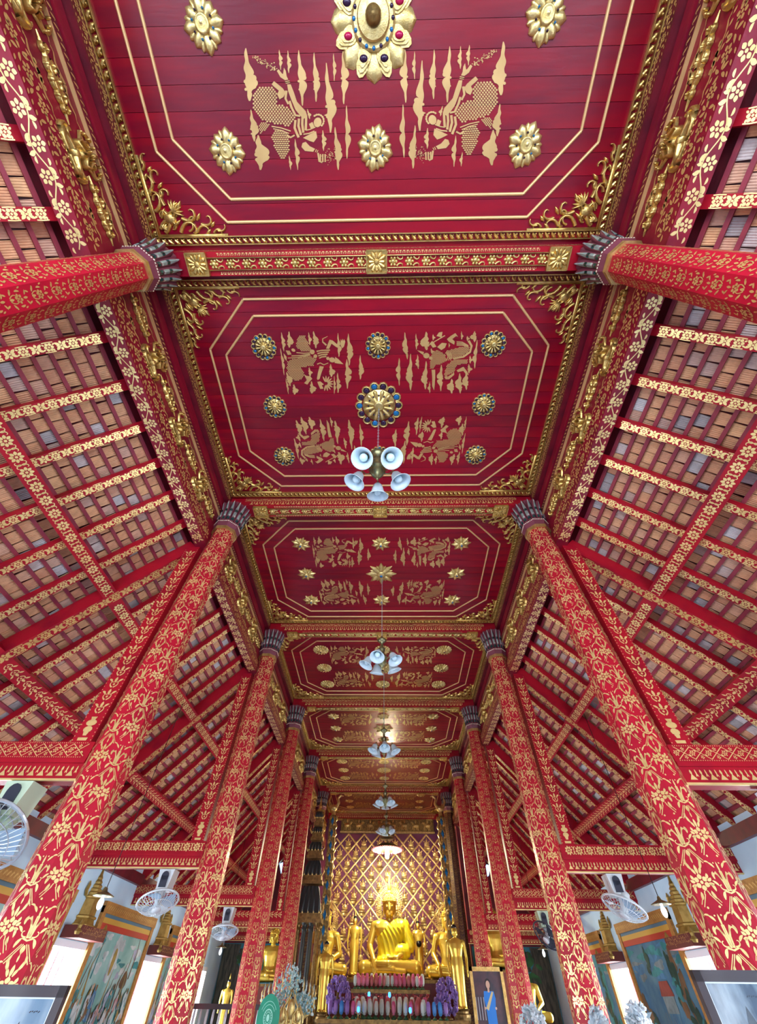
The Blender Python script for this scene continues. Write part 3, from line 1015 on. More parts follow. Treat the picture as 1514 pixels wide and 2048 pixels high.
def corner_mesh():
    """pierced scroll bracket lying in a ceiling corner, legs along +x and +y"""
    g = MB(); T = lambda x, y, z: (x, y, -z)
    g.box(0, .92, -.012, .028, -.03, 0); g.box(-.012, .028, 0, .80, -.03, 0)
    for mir in (False, True):
        T2 = (lambda x, y, z: (y * .95, x * .9, -z)) if mir else T
        A = lambda p, w, h=.04: g.ridge(p, w, h, T2)
        tp = lambda w, n=9: [w * (1 - .6 * i / (n - 1)) for i in range(n)]
        A(curl(.10, .05, .5, .42, 4.6), tp(.055)); A(curl(.30, .05, 1.1, .40, -4.4), tp(.05)); A(curl(.36, .19, -.5, .34, 4.4), tp(.05))
        A(curl(.52, .05, 1.0, .30, -4.6), tp(.042)); A(curl(.60, .13, -.4, .27, 4.4), tp(.04)); A(curl(.74, .04, .9, .18, -4), tp(.032))
        A(curl(.80, .06, -.2, .16, 2.5), tp(.035)); A(curl(.20, .20, .1, .28, 4.8), tp(.04)); A(curl(.42, .06, .2, .16, 3.5), tp(.035)); A(curl(.44, .16, 1.2, .16, -4), tp(.03))
        for x, y, a, L in ((.33, .27, 1.0, .12), (.55, .17, .9, .10), (.72, .10, .8, .08), (.22, .10, .6, .14), (.48, .03, .7, .09), (.64, .03, .6, .08)):
            A([(x + math.cos(a) * L * t, y + math.sin(a) * L * t) for t in (0, .4, .8, 1)], [.02, .045, .025, .003])
    g.dome(.20, .19, .085, .05, 14, T, ry=.075)
    for i in range(7):
        a = .785 + (i - 3) * .35
        g.ridge([(.27 + math.cos(a) * t, .255 + math.sin(a) * t) for t in (0, .05, .1, .13)], [.02, .035, .02, .003], .045, T)
    for i in range(5):
        a = .785 + (i - 2) * .5
        g.ridge([(.09 + math.cos(a) * t, .09 + math.sin(a) * t) for t in (0, .04, .07)], [.03, .04, .005], .04, T)
    return g.mesh('corner_bracket', M['gilt'], True)


CORNER = corner_mesh()


def cable(L, w=.075, per=.082):
    """twisted-rope gilded moulding along x"""
    g = MB(); T = lambda x, y, z: (x, y, -z)
    g.box(0, L, -w / 2 - .012, -w / 2, -.035, 0); g.box(0, L, w / 2, w / 2 + .012, -.035, 0)
    n = int(L / per)
    for i in range(n):
        x = (i + .5) * L / n
        g.ridge([(x - .035, -w * .42), (x - .02, -w * .1), (x + .01, w * .25), (x + .035, w * .42)], [.012, .045, .05, .012], .04, T)
        g.dome(x + .012, -w * .18, .016, .042, 6, T)
    return g.mesh('rope_moulding', M['gilt'])


CAB_X = cable(5.9); CAB_Y = cable(P - .40)
PLK = 20
pm = MB(); pm.box(-2.99, 2.99, .002, P / PLK - .002, 0, .03)
PLANK = pm.mesh('plank', M['lacquer'])


def frame_mesh(hx, y0, y1, ch, w=.035):
    pts = [(-hx + ch, y0), (hx - ch, y0), (hx, y0 + ch), (hx, y1 - ch), (hx - ch, y1), (-hx + ch, y1), (-hx, y1 - ch), (-hx, y0 + ch)]
    g = MB(); T = lambda x, y, z: (x, y, -z)
    n = 8
    cx_, cy_ = 0, (y0 + y1) / 2
    for i in range(n):
        a, b = pts[i], pts[(i + 1) % n]
        g.ridge([a, b], [w, w], .018, T)
    return g.mesh('gold_frame', M['goldline'])


FR_O = frame_mesh(2.62, .45, 3.69, .68); FR_I = frame_mesh(2.39, .67, 3.46, .55)
BIG = big_rosette()
for k in range(-1, 6):
    root = struct('ceiling', None, 'crimson lacquered ceiling panel, %s bay from the front' % ['first', 'second', 'third', 'fourth', 'fifth', 'sixth', 'seventh'][k + 1])
    root.location = (0, BY(k), CZ + ZC)
    for i in range(PLK):
        rr = random.Random(i * 13 + k)
        put('plank', PLANK, root, (0, i * P / PLK, rr.uniform(0, .004)))
    put('gold_frame', FR_O, root); put('gold_frame', FR_I, root)
    for sy, y in ((1, .245), (-1, P - .245)):
        put('rope_moulding', CAB_X, root, (-2.95, y, 0), stuff=True)
    for sx_ in (-1, 1):
        put('rope_moulding', CAB_Y, root, (sx_ * 2.93, .20, 0), rz=R(90), stuff=True)
        for sy, y in ((1, .29), (-1, P - .29)):
            put('corner_bracket', CORNER, root, (sx_ * 2.88, y, 0), scale=(-sx_, sy, 1))
    kind = {-1: 'leafy', 0: 'cup', 1: 'star', 2: 'round'}.get(k, 'star' if k % 2 else 'round')
    for i in (-1, 0, 1):
        for j in (-1, 0, 1):
            if i == 0 and j == 0:
                if k == -1:
                    o = None
                    for nm, me in BIG:
                        o2 = put(nm, me, o or root, (0, P / 2, 0) if o is None else (0, 0, 0), scale=.70 if o is None else None)
                        if nm in ('glass_inlay',):
                            o2['kind'] = 'stuff'
                        o = o or o2
                    continue
                g, q = ROSB[kind]
            else:
                g, q = ROS[kind]
            o = put('rosette', g, root, (i * 1.768, P / 2 + j * .96, 0), rz=R(7 * (i + 2 * j)))
            put('glass_inlay', q, o, stuff=True)
    c = (0, P / 2, 0)
    if k == -1:
        a = fig_me('A', FIG['A'])
        for mx in (1, -1):
            put('painted_figure', a, root, c, scale=(mx, 1, 1), stuff=True)
            put('painted_figure', a, root, c, scale=(mx, -1, 1), stuff=True)
    else:
        b, d = fig_me('B', FIG['B']), fig_me('C', FIG['C'])
        put('painted_figure', b, root, c, stuff=True); put('painted_figure', b, root, c, rz=math.pi, stuff=True)
        put('painted_figure', d, root, c, stuff=True); put('painted_figure', d, root, c, rz=math.pi, stuff=True)

# ------------------------------------------------------------------ cross beams under the ceiling on the column lines
BZ = 5.95
g = MB(); T = lambda x, y, z: (x, y, BZ - z)
for x in np.arange(-2.15, 2.16, .215):
    if abs(x) < .2:
        continue
    x = float(x)
    g.dome(x, 0, .034, .035, 8, T)
    for i in range(6):
        a = i * math.pi / 3
        g.dome(x + .042 * math.cos(a), .042 * math.sin(a), .021, .024, 6, T)
    for s in (-1, 1):
        g.ridge(curl(x + .05, s * .05, -s * .9, .12, s * 3.2), [.03 - .0025 * i for i in range(9)], .026, T)
for s in (-1, 1):
    g.box(-2.25, 2.25, s * .068 - .006, s * .068 + .006, BZ - .03, BZ)
CARVE = g.mesh('carved_band', M['gilt_pale'], True)


def square_flower(hw, hd):
    g = MB(); T = lambda x, y, z: (x, y, BZ - z)
    g.box(-hw, hw, -hd, hd, BZ - .03, BZ)
    for s in (-1, 1):
        g.box(-hw, hw, s * hd - .008, s * hd + .008, BZ - .05, BZ); g.box(s * hw - .008, s * hw + .008, -hd, hd, BZ - .05, BZ)
    for i in range(12):
        a = i * math.pi / 6
        q = min(hw / max(abs(math.cos(a)), .01), hd / max(abs(math.sin(a)), .01)) * .92
        g.ridge([(math.cos(a) * q * t, math.sin(a) * q * t) for t in (.2, .5, .8, 1)], [.02, .05, .05, .01], .03, T, z=.03)
    g.dome(0, 0, .04, .03, 10, T, z=.04)
    return g.mesh('carved_square', M['gilt'])


SQ = square_flower(.13, .125)
fz = MB(); fz.decal(xf(band('tri', 5.2, .11), -2.6, 0), T=lambda x, y, z: (x, -.137 - z, BZ + .085 + y)); fz.decal(xf(band('leafy', 5.4, .10), -2.7, 0), T=lambda x, y, z: (x, -.137 - z, BZ + .19 + y))
for s in (-1, 1):
    fz.decal(xf(band('tri', 4.2, .05), -2.1, 0), T=lambda x, y, z: (x, s * (.105 - y * .8), BZ - z))
FACE = fz.mesh('gold_pattern', M['stencil_b'])
ords = ['nearest', 'second', 'third', 'fourth', 'fifth', 'sixth', 'farthest']
for k in range(0, 7):
    bmr = thing('cross_beam', 'red cross beam with carved gold band under the ceiling, %s from the front' % ords[k], 'beam', (0, BY(k), 0), group='ceiling cross beams')
    mb = MB(); mb.box(-3.0, 3.0, -.135, .135, BZ, CZ - .001); mb.build('beam', M['red'], bmr)
    put('carved_band', CARVE, bmr, stuff=True)
    for x in (-2.36, 0, 2.36):
        put('carved_square', SQ, bmr, (x, 0, -.004 if x else -.01))
    put('gold_pattern', FACE, bmr, stuff=True)

# ------------------------------------------------------------------ clerestory frieze between ceiling and aisle roof
def deity_mesh():
    """gilded relief: kneeling praying figure in a pointed crown inside a flame aureole (x across, y up, z out)"""
    g = MB(); T = lambda x, y, z: (x, y, z)
    g.dome(0, .15, .052, .09, 12, T, ry=.09)                       # chest
    g.dome(0, .03, .062, .08, 12, T, ry=.05)                       # hips
    g.dome(0, .285, .034, .10, 12, T, ry=.042)                      # face
    for s in (-1, 1):
        g.ridge([(s * .03, .01), (s * .10, -.01), (s * .17, -.05), (s * .11, -.09), (s * .02, -.08)], [.05, .06, .05, .04, .035], .075, T)   # folded legs
        g.ridge(curl(s * .17, -.05, 1.57 - s * .9, .20, s * 3.4), [.05 - .004 * i for i in range(9)], .05, T)                                # curled skirt ends
        g.ridge([(s * .055, .21), (s * .105, .14), (s * .085, .08), (s * .02, .15)], [.03, .03, .026, .022], .095, T)                        # arms
        g.ridge([(s * .03, .25), (s * .05, .28), (s * .055, .32)], [.02, .03, .01], .07, T)
        g.ridge(curl(s * .09, .22, 1.57 - s * .5, .14, s * 3.0), [.035 - .003 * i for i in range(9)], .06, T)                               # shoulder flames
        g.ridge(curl(s * .08, .04, s * -.3 + (0 if s > 0 else math.pi), .20, s * 3.4), [.04 - .003 * i for i in range(9)], .045, T)
        g.ridge([(s * .09, .20), (s * .165, .26), (s * .175, .34), (s * .12, .42), (0, .53)], [.02, .032, .034, .03, .01], .03, T)           # aureole
        for i in range(4):
            g.dome(s * (.18 - .012 * i * i), .27 + .045 * i, .014, .05, 6, T)
    g.ridge([(0, .10), (0, .17), (0, .23)], [.03, .04, .01], .12, T)  # joined hands
    g.ridge([(0, .305), (0, .34), (0, .39), (0, .44)], [.07, .045, .025, .004], .095, T)
    for i in range(5):
        g.dome((i - 2) * .03, .245 - abs(i - 2) * .008, .014, .10, 6, T)
    for i in range(-3, 4):
        g.dome(i * .04, -.112, .02, .05, 6, T)
    return g.mesh('praying_figure', M['gilt'], True)


def flame_mesh(L=.62):
    g = MB(); T = lambda x, y, z: (x, y, z)
    g.ridge([(-L / 2, .01), (-L * .3, 0), (0, 0), (L * .3, 0), (L / 2, -.01)], [.004, .05, .07, .05, .004], .035, T)
    for i, (x, w) in enumerate(((-.2, .05), (-.1, .075), (0, .085), (.1, .075), (.2, .05))):
        for s in (-1, 1):
            g.ridge(curl(x * L / .62 - .03, s * .02, s * .9, w * 2.2, -s * 4.2), [w * .5 - w * .045 * j for j in range(9)], .045, T)
            g.dome(x + .01, s * w * .62, w * .3, .055, 8, T)
    return g.mesh('flame_ornament', M['gilt'], True)


DEITY, FLAME = deity_mesh(), flame_mesh()
FY = {'fig': (1.05, 2.07, 3.11), 'fl': (.52, 1.56, 2.58, 3.58)}


def flat_flames(L):
    o = []
    for y in FY['fl'] + FY['fig']:
        for s in (-1, 1):
            c = []
            for i in range(9):
                t = i / 8
                c.append((y - .28 + .56 * t, s * .175 + .018 * math.sin(t * 16)))
            o.append(stroke(c[:5], .004, .05)); o.append(stroke(c[4:], .05, .004))
            o += [circ(y + .04 * q, s * .175 - .02 * s, .022, 6) for q in (-2, -.5, 1, 2.2)]
    return o


tn = 3
for s, side in ((-1, 'left'), (1, 'right')):
    inn = lambda x: s * x
    # shared meshes, y runs along the bay
    def bx(x0, x1, z0, z1, m, name, y0=0.0, y1=P):
        a, b = sorted((s * x0, s * x1)); q = MB(); q.box(a, b, y0, y1, z0, z1); return q.mesh(name, m)
    panel = bx(3.085, 3.2, 4.95, 6.25, M['maroon'], 'panel')
    field = bx(3.075, 3.09, 5.05, 5.66, M['deepred'], 'field_board')
    beam = bx(3.0, 3.2, 4.80, 5.05, M['deepred'], 'clerestory_beam')
    lip = bx(3.03, 3.1, 5.05, 5.075, M['goldline'], 'gold_fillet'); lip2 = bx(3.04, 3.1, 5.63, 5.65, M['goldline'], 'gold_fillet')
    strip = bx(3.04, 3.1, 5.65, 5.74, M['maroon'], 'moulding'); strip2 = bx(3.02, 3.1, 5.76, 5.80, M['deepred'], 'moulding'); cove = bx(3.06, 3.1, 5.80, 5.98, M['deepred'], 'moulding'); strip3 = bx(2.985, 3.1, 6.0, 6.2, M['maroon'], 'moulding')
    dec = MB()
    dec.decal(band('vine', P - .46, .19), T=lambda x, y, z: (s * (3.1 + y), .23 + x, 4.80 - z))
    vine = dec.mesh('gold_pattern', M['stencil_b'])
    dec = MB(); dec.decal(band('leafy', P - .46, .22), T=lambda x, y, z: (s * (3.0 - z), .23 + x, 4.925 + y))
    dec.decal(flat_flames(P), T=lambda x, y, z: (s * (3.074 - z), x, 5.36 + y))
    dec.decal(band('twist', P - .4, .07), T=lambda x, y, z: (s * (3.04 - z), .2 + x, 5.695 + y))
    dec.decal(band('leafy', P - .4, .15), T=lambda x, y, z: (s * (2.985 - z), .2 + x, 6.1 + y))
    dull = dec.mesh('gold_pattern', M['stencil'])
    for k in range(-1, 6):
        root = struct('trim_%d' % tn, None, 'red frieze with gilded praying figures, %s side, %s bay' % (side, ['first', 'second', 'third', 'fourth', 'fifth', 'sixth', 'seventh'][k + 1]))
        tn += 1
        root.location = (0, BY(k), ZC)
        for nm, me in (('panel', panel), ('field_board', field), ('clerestory_beam', beam), ('gold_fillet', lip), ('gold_fillet', lip2), ('moulding', strip), ('moulding', strip2), ('moulding', cove), ('moulding', strip3)):
            o = put(nm, me, root)
            if nm == 'clerestory_beam':
                put('gold_pattern', vine, o, stuff=True)
        put('gold_pattern', dull, root, stuff=True)
        rot = Matrix(((0, 0, -s), (-s, 0, 0), (0, 1, 0))).to_euler()
        for y in FY['fig']:
            put('praying_figure', DEITY, root, (s * 3.07, y, 5.22), rot=rot, scale=(1.05, 1.0, 1.0))
        for y in FY['fl']:
            put('flame_ornament', FLAME, root, (s * 3.07, y, 5.38), rot=rot)

# ------------------------------------------------------------------ columns
CT = 5.22 + ZC                                   # top of the painted shaft above the floor


def crad(z):                                     # circumradius, tapering upwards
    return .252 - .055 * z / CT


def facetT(j):
    a = j * math.pi / 4
    n = (math.cos(a), math.sin(a)); t = (-n[1], n[0])

    def f(x, z, off):
        q = crad(z)
        ap = q * math.cos(math.pi / 8) + off
        x = x * q / .22
        return (n[0] * ap + t[0] * x, n[1] * ap + t[1] * x, z)
    return f


def motif_big():
    o = []
    for s in (-1, 1):
        o += [leaf(s * .065, -.02, 1.57 + s * .2, .06, .02, s * .8), leaf(s * .068, .10, 1.57 - s * .2, .05, .018, s * .9), leaf(s * .05, .29, 1.57 + s * .5, .05, .02, -s * .6), leaf(s * .07, .33, 1.57, .055, .02, s * .8), leaf(s * .03, .47, 1.57 - s * .7, .06, .02, s * .9), leaf(s * .055, .50, 1.57 - s * .1, .05, .018, s * .9), circ(s * .04, .245, .008, 6),
              stroke([(s * .008, .03), (s * .016, .09), (s * .042, .145), (s * .062, .125)], .016, .008), stroke([(s * .005, .04), (s * .006, .15)], .010),
              stroke(curl(s * .02, .10, 1.57 - s * .3, .10, -s * 3.6), .010, .004), stroke(curl(s * .02, .035, s * -.1 + (0 if s > 0 else math.pi), .07, s * 3.6), .010, .005),
              stroke([(s * .01, .0), (s * .075, -.10)], .006), stroke([(s * .022, .0), (s * .082, -.085)], .005),
              leaf(s * .03, .17, 1.57 - s * .5, .05, .016, -s * .8), leaf(s * .055, .20, 1.57 - s * .9, .04, .012, -s * 1.2), leaf(s * .06, .06, 1.57 - s * .6, .05, .016, -s * .7), circ(s * .022, .20, .006, 6),
              stroke([(s * .06, .25), (s * .014, .32)], .006), stroke([(s * .07, .265), (s * .03, .325)], .005)]
    o += [leaf(0, .14, 1.57, .07, .014), leaf(0, -.005, -1.57, .045, .03), stroke([(-.035, .03), (0, .018), (.035, .03)], .010)]
    c = .39
    o += bloom(0, c, .050, 6, .52, .85)
    for s in (-1, 1):
        for a, L in ((.2, .05), (-.5, .055), (.9, .05)):
            o.append(leaf(s * .045, c + .02 * a, a if s > 0 else math.pi - a, L * .7, .02, s * .8))
        o.append(leaf(s * .016, c + .05, 1.57 - s * .3, .05, .018, -s * .6))
        o.append(stroke([(s * .01, c - .05), (s * .02, c - .075)], .007))
    o += [leaf(0, c + .05, 1.57, .06, .022), leaf(0, c + .12, 1.57, .04, .012), leaf(0, .545, 1.57, .03, .01)]
    return o


def motif_dense():
    o = []
    for s in (-1, 1):
        o += [stroke(curl(s * .01, .02, 1.57 - s * .7, .12, s * 3.2), .009, .004), leaf(s * .03, .03, 1.57 - s * 1.1, .045, .018, s * .6), leaf(s * .05, .09, 1.57 - s * .2, .05, .016, s * .7), leaf(s * .068, .13, 1.9, .03, .012),
              leaf(s * .02, .17, 1.57 - s * .8, .04, .015, -s * .6), circ(s * .062, .05, .008, 6), leaf(s * .045, .19, 1.57 + s * .4, .035, .014)]
    o += bloom(0, .105, .036, 6, .2, .8)
    o += [leaf(0, .15, 1.57, .045, .018), leaf(0, .015, 1.57, .045, .02)]
    return o


def motif_fine():
    o = []
    for s in (-1, 1):
        o += [stroke(curl(s * .006, .02, 1.57 - s * .5, .12, -s * 2.6), .010, .004), stroke(curl(s * .01, .10, 1.57 - s * .9, .09, -s * 3), .008, .004), leaf(s * .03, .17, 1.57 - s * .4, .05, .014), leaf(s * .045, .24, 1.57 + s * .5, .04, .012), stroke([(s * .07, .0), (s * .05, .1), (s * .07, .2), (s * .05, .3)], .006), leaf(s * .02, .27, 1.57 - s * .5, .04, .012)]
    o += bloom(0, .16, .034, 8, 0, .5)
    o += [circ(0, .035, .016, 8), leaf(0, .06, 1.57, .06, .018), leaf(0, .205, 1.57, .07, .02), leaf(0, .30, -1.57, .02, .01)]
    return o


def column_pattern(motif, per, z0, z1, mname):
    g = MB()
    for j in range(8):
        T = facetT(j)
        z = z0 - (per / 2 if j % 2 else 0)
        while z < z1:
            ps = [p for p in xf(motif, 0, z) if max(q[1] for q in p) < z1 and min(q[1] for q in p) > z0]
            g.decal(ps, T, .003)
            z += per
    return g.mesh('gold_pattern', M[mname])


g = MB()
v = []
zs = [0, .3, CT]
g.lathe([(crad(z), z) for z in zs], 8, a0=math.pi / 8)
SHAFT = g.mesh('shaft', M['colred'])
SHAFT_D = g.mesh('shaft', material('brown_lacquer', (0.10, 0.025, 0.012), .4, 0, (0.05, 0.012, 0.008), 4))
PAT = {'dense': column_pattern(motif_dense(), .225, .3, CT - .02, 'stencil'), 'big': column_pattern(motif_big(), .60, .2, CT - .02, 'stencil_b'), 'fine': column_pattern(motif_fine(), .34, .2, CT - .02, 'stencil')}
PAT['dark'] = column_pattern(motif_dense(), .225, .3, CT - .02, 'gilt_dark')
q = crad(CT)
g = MB(); g.lathe([(q + .03, CT - .02), (q + .03, CT + .05), (q + .012, CT + .06)], 8, a0=math.pi / 8); RING = g.mesh('gold_ring', M['gilt_pale'])
g = MB(); g.lathe([(q + .015, CT + .05), (q + .05, CT + .14), (q + .05, CT + .19), (q + .02, CT + .2)], 8, a0=math.pi / 8); COLLAR = g.mesh('collar', M['petal'])
g = MB()
for j in range(48):
    a = 2 * math.pi * j / 48
    ap = (q + .045) * math.cos(math.pi / 8) / math.cos(((a + math.pi / 8) % (math.pi / 4)) - math.pi / 8)
    g.ball((ap * math.cos(a), ap * math.sin(a), CT + .165), .014, 6, 4)
BEADS = g.mesh('mosaic_beads', M['mosaic'], True)
g = MB(); g.lathe([(q - .02, CT + .15), (q + .02, CT + .55), (q + .07, CT + .72)], 8, a0=math.pi / 8); NECK = g.mesh('capital_core', M['petal'])
# a long lotus petal leaning outwards, with mirror mosaic set into its face
g = MB()
prof = [(0, .055), (.12, .062), (.26, .064), (.40, .058), (.48, .04), (.53, .012)]
v = []; f = []
for t, w in prof:
    out = .075 * (t / .56) ** 1.5
    v += [(q + .0 + out, -w / 1.0 * .8, CT + .19 + t), (q + .035 + out, 0, CT + .19 + t), (q + out, w * .8, CT + .19 + t), (q - .03 + out, 0, CT + .19 + t)]
for i in range(len(prof) - 1):
    for j in range(4):
        f.append((i * 4 + j, i * 4 + (j + 1) % 4, i * 4 + 4 + (j + 1) % 4, i * 4 + 4 + j))
g.add(v, f); PETAL = g.mesh('lotus_petal', M['petal'], True)
g = MB()
for t0, t1, mi in ((.03, .10, 1), (.12, .24, 0), (.25, .30, 1), (.31, .50, 0)):
    def pp(t, w):
        out = .075 * (t / .56) ** 1.5
        ww = .026 * (1 - max(0, t - .34) / .2)
        return (q + .032 + out, w * ww, CT + .19 + t)
    for s in (-1, 1):
        g.add([pp(t0, .05 * s), pp(t1, .05 * s), pp(t1, s), pp(t0, s)], [(0, 1, 2, 3)], mi)
for i, p in enumerate(g.v):
    w = abs(p[1])
    g.v[i] = (p[0] + .006 - w * .55, p[1], p[2])
INLAY = g.mesh('mirror_inlay', [M['mirror'], material('green_glass', (0.01, 0.07, 0.06), .12, .4, (0.03, .16, .2), 12)])


def make_column(x, y, pat, label, dark=False):
    c = thing('column', label, 'column', (x, y, -ZC), group='nave columns')
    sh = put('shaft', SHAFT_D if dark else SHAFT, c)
    put('gold_pattern', PAT[pat], sh, stuff=True)
    put('gold_ring', RING, c); put('collar', COLLAR, c); put('mosaic_beads', BEADS, c, stuff=True); put('capital_core', NECK, c)
    for j in range(16):
        p = put('lotus_petal', PETAL, c, rz=math.pi * (j + .5) / 8)
        put('mirror_inlay', INLAY, p, stuff=True)
    return c


g = MB(); g.box(-.11, .11, -.11, .11, 1.68 + ZC, 4.80 + ZC); POST = g.mesh('post_shaft', M['red'])
g = MB()
for sx_ in (1,):
    L = 2.72
    pl = xf(band('scroll', L, .17), 0, 0)
    g.decal(pl, T=lambda x, y, z: (y, -.11 - z, 2.0 + ZC + x))
    vase = [circ(0, 1.90, .06, 10, .035), circ(0, 1.83, .05, 10, .035), [(-.03, 1.80), (.03, 1.80), (.018, 1.765), (-.018, 1.765)], [(-.055, 1.745), (.055, 1.745), (.05, 1.715), (-.05, 1.715)], [(-.022, 1.93), (.022, 1.93), (.035, 1.965), (-.035, 1.965)]]
    g.decal(vase, T=lambda x, y, z: (x, -.11 - z, ZC + y), z=.004)
    for s in (-1, 1):
        g.decal([circ(s * .1, 1.72 + .04 * i, .006, 5) for i in range(76)], T=lambda x, y, z: (x, -.11 - z, ZC + y), z=.004)
POSTP = g.mesh('gold_pattern', M['stencil_b'])

LAB = ['nearest', 'second nearest', 'third', 'fourth', 'fifth', 'sixth']
for k in range(0, 6):
    for s, side in ((-1, 'left'), (1, 'right')):
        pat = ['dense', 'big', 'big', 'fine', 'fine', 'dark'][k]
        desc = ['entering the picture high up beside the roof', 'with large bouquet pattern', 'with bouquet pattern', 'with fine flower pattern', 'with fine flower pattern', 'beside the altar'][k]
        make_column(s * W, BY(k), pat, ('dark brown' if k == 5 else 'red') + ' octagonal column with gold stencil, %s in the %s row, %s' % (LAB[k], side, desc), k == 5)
        if k < 5:
            o = thing('post', 'square red post with gold vase behind the %s %s column' % (LAB[k], side), 'post', (s * 3.23, BY(k), -ZC), group='posts behind the columns')
            put('post_shaft', POST, o); put('gold_pattern', POSTP, o, stuff=True)

# ------------------------------------------------------------------ tie beams across the aisles
for s, side in ((-1, 'left'), (1, 'right')):
    a, b = sorted((s * 3.06, s * (WX + .02)))
    L = b - a
    m1 = MB(); m1.box(a, b, -.12, .12, 1.40 + .14, 1.70); UP_ = m1.mesh('upper_beam', M['red'])
    m1 = MB(); m1.box(a, b, -.10, .10, 1.36, 1.50); m1.box(a, b, -.125, .125, 1.50, 1.54); LO_ = m1.mesh('lower_board', M['red'])
    m1 = MB(); m1.box(a, b, -.112, -.085, 1.345, 1.362); ED_ = m1.mesh('edge_strip', M['stencil_b'])
    pats = []
    for st in ('diamond', 'scroll', 'lotus'):
        g = MB(); g.decal(xf(band(st, L - .1, .145), a + .05, 0), T=lambda x, y, z: (x, -.12 - z, 1.62 + y))
        g.decal(xf(band('tri', L - .1, .105), a + .05, 0), T=lambda x, y, z: (x, -.10 - z, 1.43 + y))
        pats.append(g.mesh('gold_pattern', M['stencil_b']))
    for k in range(0, 6):
        o = thing('tie_beam', 'red and gold tie beam from the %s column of the %s row to the side wall' % (LAB[k], side), 'beam', (0, BY(k), 0), group='aisle tie beams')
        put('upper_beam', UP_, o); put('lower_board', LO_, o); put('edge_strip', ED_, o)
        put('gold_pattern', pats[k % 3 if k != 1 else 0], o, stuff=True)

# ------------------------------------------------------------------ five-armed chandeliers hanging on chains
def chain_mesh(L):
    g = MB()
    n = int(L / .055)
    for i in range(n):
        z = L * (i + .5) / n
        pts = []
        for j in range(9):
            t = 2 * math.pi * j / 8
            a, b = .010 * math.cos(t), .034 * math.sin(t)
            pts.append((a, 0, z + b) if i % 2 else (0, a, z + b))
        g.tube(pts, .0035, 4, caps=False)
    return g.mesh('chain', M['wire'])


g = MB()
g.lathe([(.004, -.20), (.016, -.18), (.012, -.15), (.045, -.12), (.075, -.06), (.08, -.01), (.092, 0), (.095, .03), (.08, .05), (.05, .07), (.035, .12), (.06, .16), (.06, .19), (.03, .22), (.022, .30), (.06, .33), (.085, .36), (.03, .40), (.012, .44)], 18)
CH_BODY = g.mesh('body', M['brass'], True)
g = MB()
g.tube([(.06, 0, .03), (.10, 0, -.03), (.15, 0, -.02), (.19, 0, .05), (.21, 0, .09), (.225, 0, .075), (.23, 0, .04)], .009, 6)
g.tube([(.10 + .03 * math.cos(t), 0, .04 + .03 * math.sin(t)) for t in np.linspace(0, 5, 9)], .005, 5)
g.lathe([(.02, .05), (.034, .03), (.036, .0)], 12, (.23, 0, 0))
CH_ARM = g.mesh('arm', M['brass'], True)
g = MB()
pr = [(.035, 0), (.05, -.02), (.062, -.06), (.072, -.10), (.095, -.145), (.118, -.165), (.122, -.163), (.098, -.138), (.068, -.095), (.056, -.055), (.044, -.018), (.03, -.004)]
n = 24
v = []; f = []
for r_, z_ in pr:
    for j in range(n):
        t = 2 * math.pi * j / n
        v.append((r_ * math.cos(t), r_ * math.sin(t), z_))
for i in range(len(pr) - 1):
    for j in range(n):
        f.append((i * n + j, i * n + (j + 1) % n, (i + 1) * n + (j + 1) % n, (i + 1) * n + j))
g.add(v, f)
CH_SHADE = g.mesh('lamp_shade', M['frost'], True)
g = MB(); g.ball((0, 0, -.10), (.045, .045, .047), 14, 10); g.lathe([(.02, -.06), (.022, -.02), (.02, 0)], 10); CH_BULB = g.mesh('bulb', M['bulb'], True)
CH_CHAIN = chain_mesh(6.2 - 4.0 - .44)
ch_lab = ['five-armed chandelier with pale blue glass bell shades, nearest to the viewer', 'five-armed chandelier with bell shades, second from the front on a long chain', 'third chandelier with bell shades from the front', 'fourth small chandelier with bell shades from the front', 'farthest five-armed chandelier, hanging just before the lit altar lamp']
for k in range(5):
    zc = [4.1, 4.0, 4.02, 4.0, 4.2][k]
    c = thing('chandelier', ch_lab[k], 'chandelier', (.02 * k, BY(k) + P / 2, zc), rz=R([90, 110, 130, 90, 100][k]), group='hanging chandeliers')
    put('body', CH_BODY, c, scale=1.12)
    for i in range(5):
        a = 2 * math.pi * i / 5
        arm = put('arm', CH_ARM, c, rz=a, scale=1.0)
        sh = put('lamp_shade', CH_SHADE, c, (.23 * math.cos(a), .23 * math.sin(a), .03), rot=(Matrix.Rotation(a, 3, 'Z') @ Matrix.Rotation(R(-24), 3, 'Y')).to_euler(), scale=1.14)
        put('bulb', CH_BULB, sh)
    put('chain', CH_CHAIN, c, (0, 0, .44), scale=(1, 1, (CZ - .12 - zc - .44) / (6.2 - 4.0 - .44)), stuff=True)

# ------------------------------------------------------------------ fans under the tie beams
g = MB()
g.prism([(-.11, 0), (.11, 0), (.075, -.22), (-.075, -.22)], -.10, .10, T=lambda x, y, z: (x, z, y))
FAN_BR = {c: g.mesh('bracket', M[c]) for c in ('fan', 'fan_cream')}
g = MB(); g.box(-.05, .05, -.115, -.099, -.19, -.07); g.lathe([(.05, -.0), (.05, .016)], 12, T=lambda x, y, z: (x, -.099 - z, y - .07)); FAN_REC = g.mesh('recess', M['fan_dark'])  # raised dark plate; the shade of a hollow put in as colour
g = MB(); g.ball((0, 0, -.16), (.065, .085, .065), 12, 8); g.tube([(0, 0, -.20), (0, -.03, -.28)], .03, 8); FAN_NECK = g.mesh('motor', M['fan'], True)


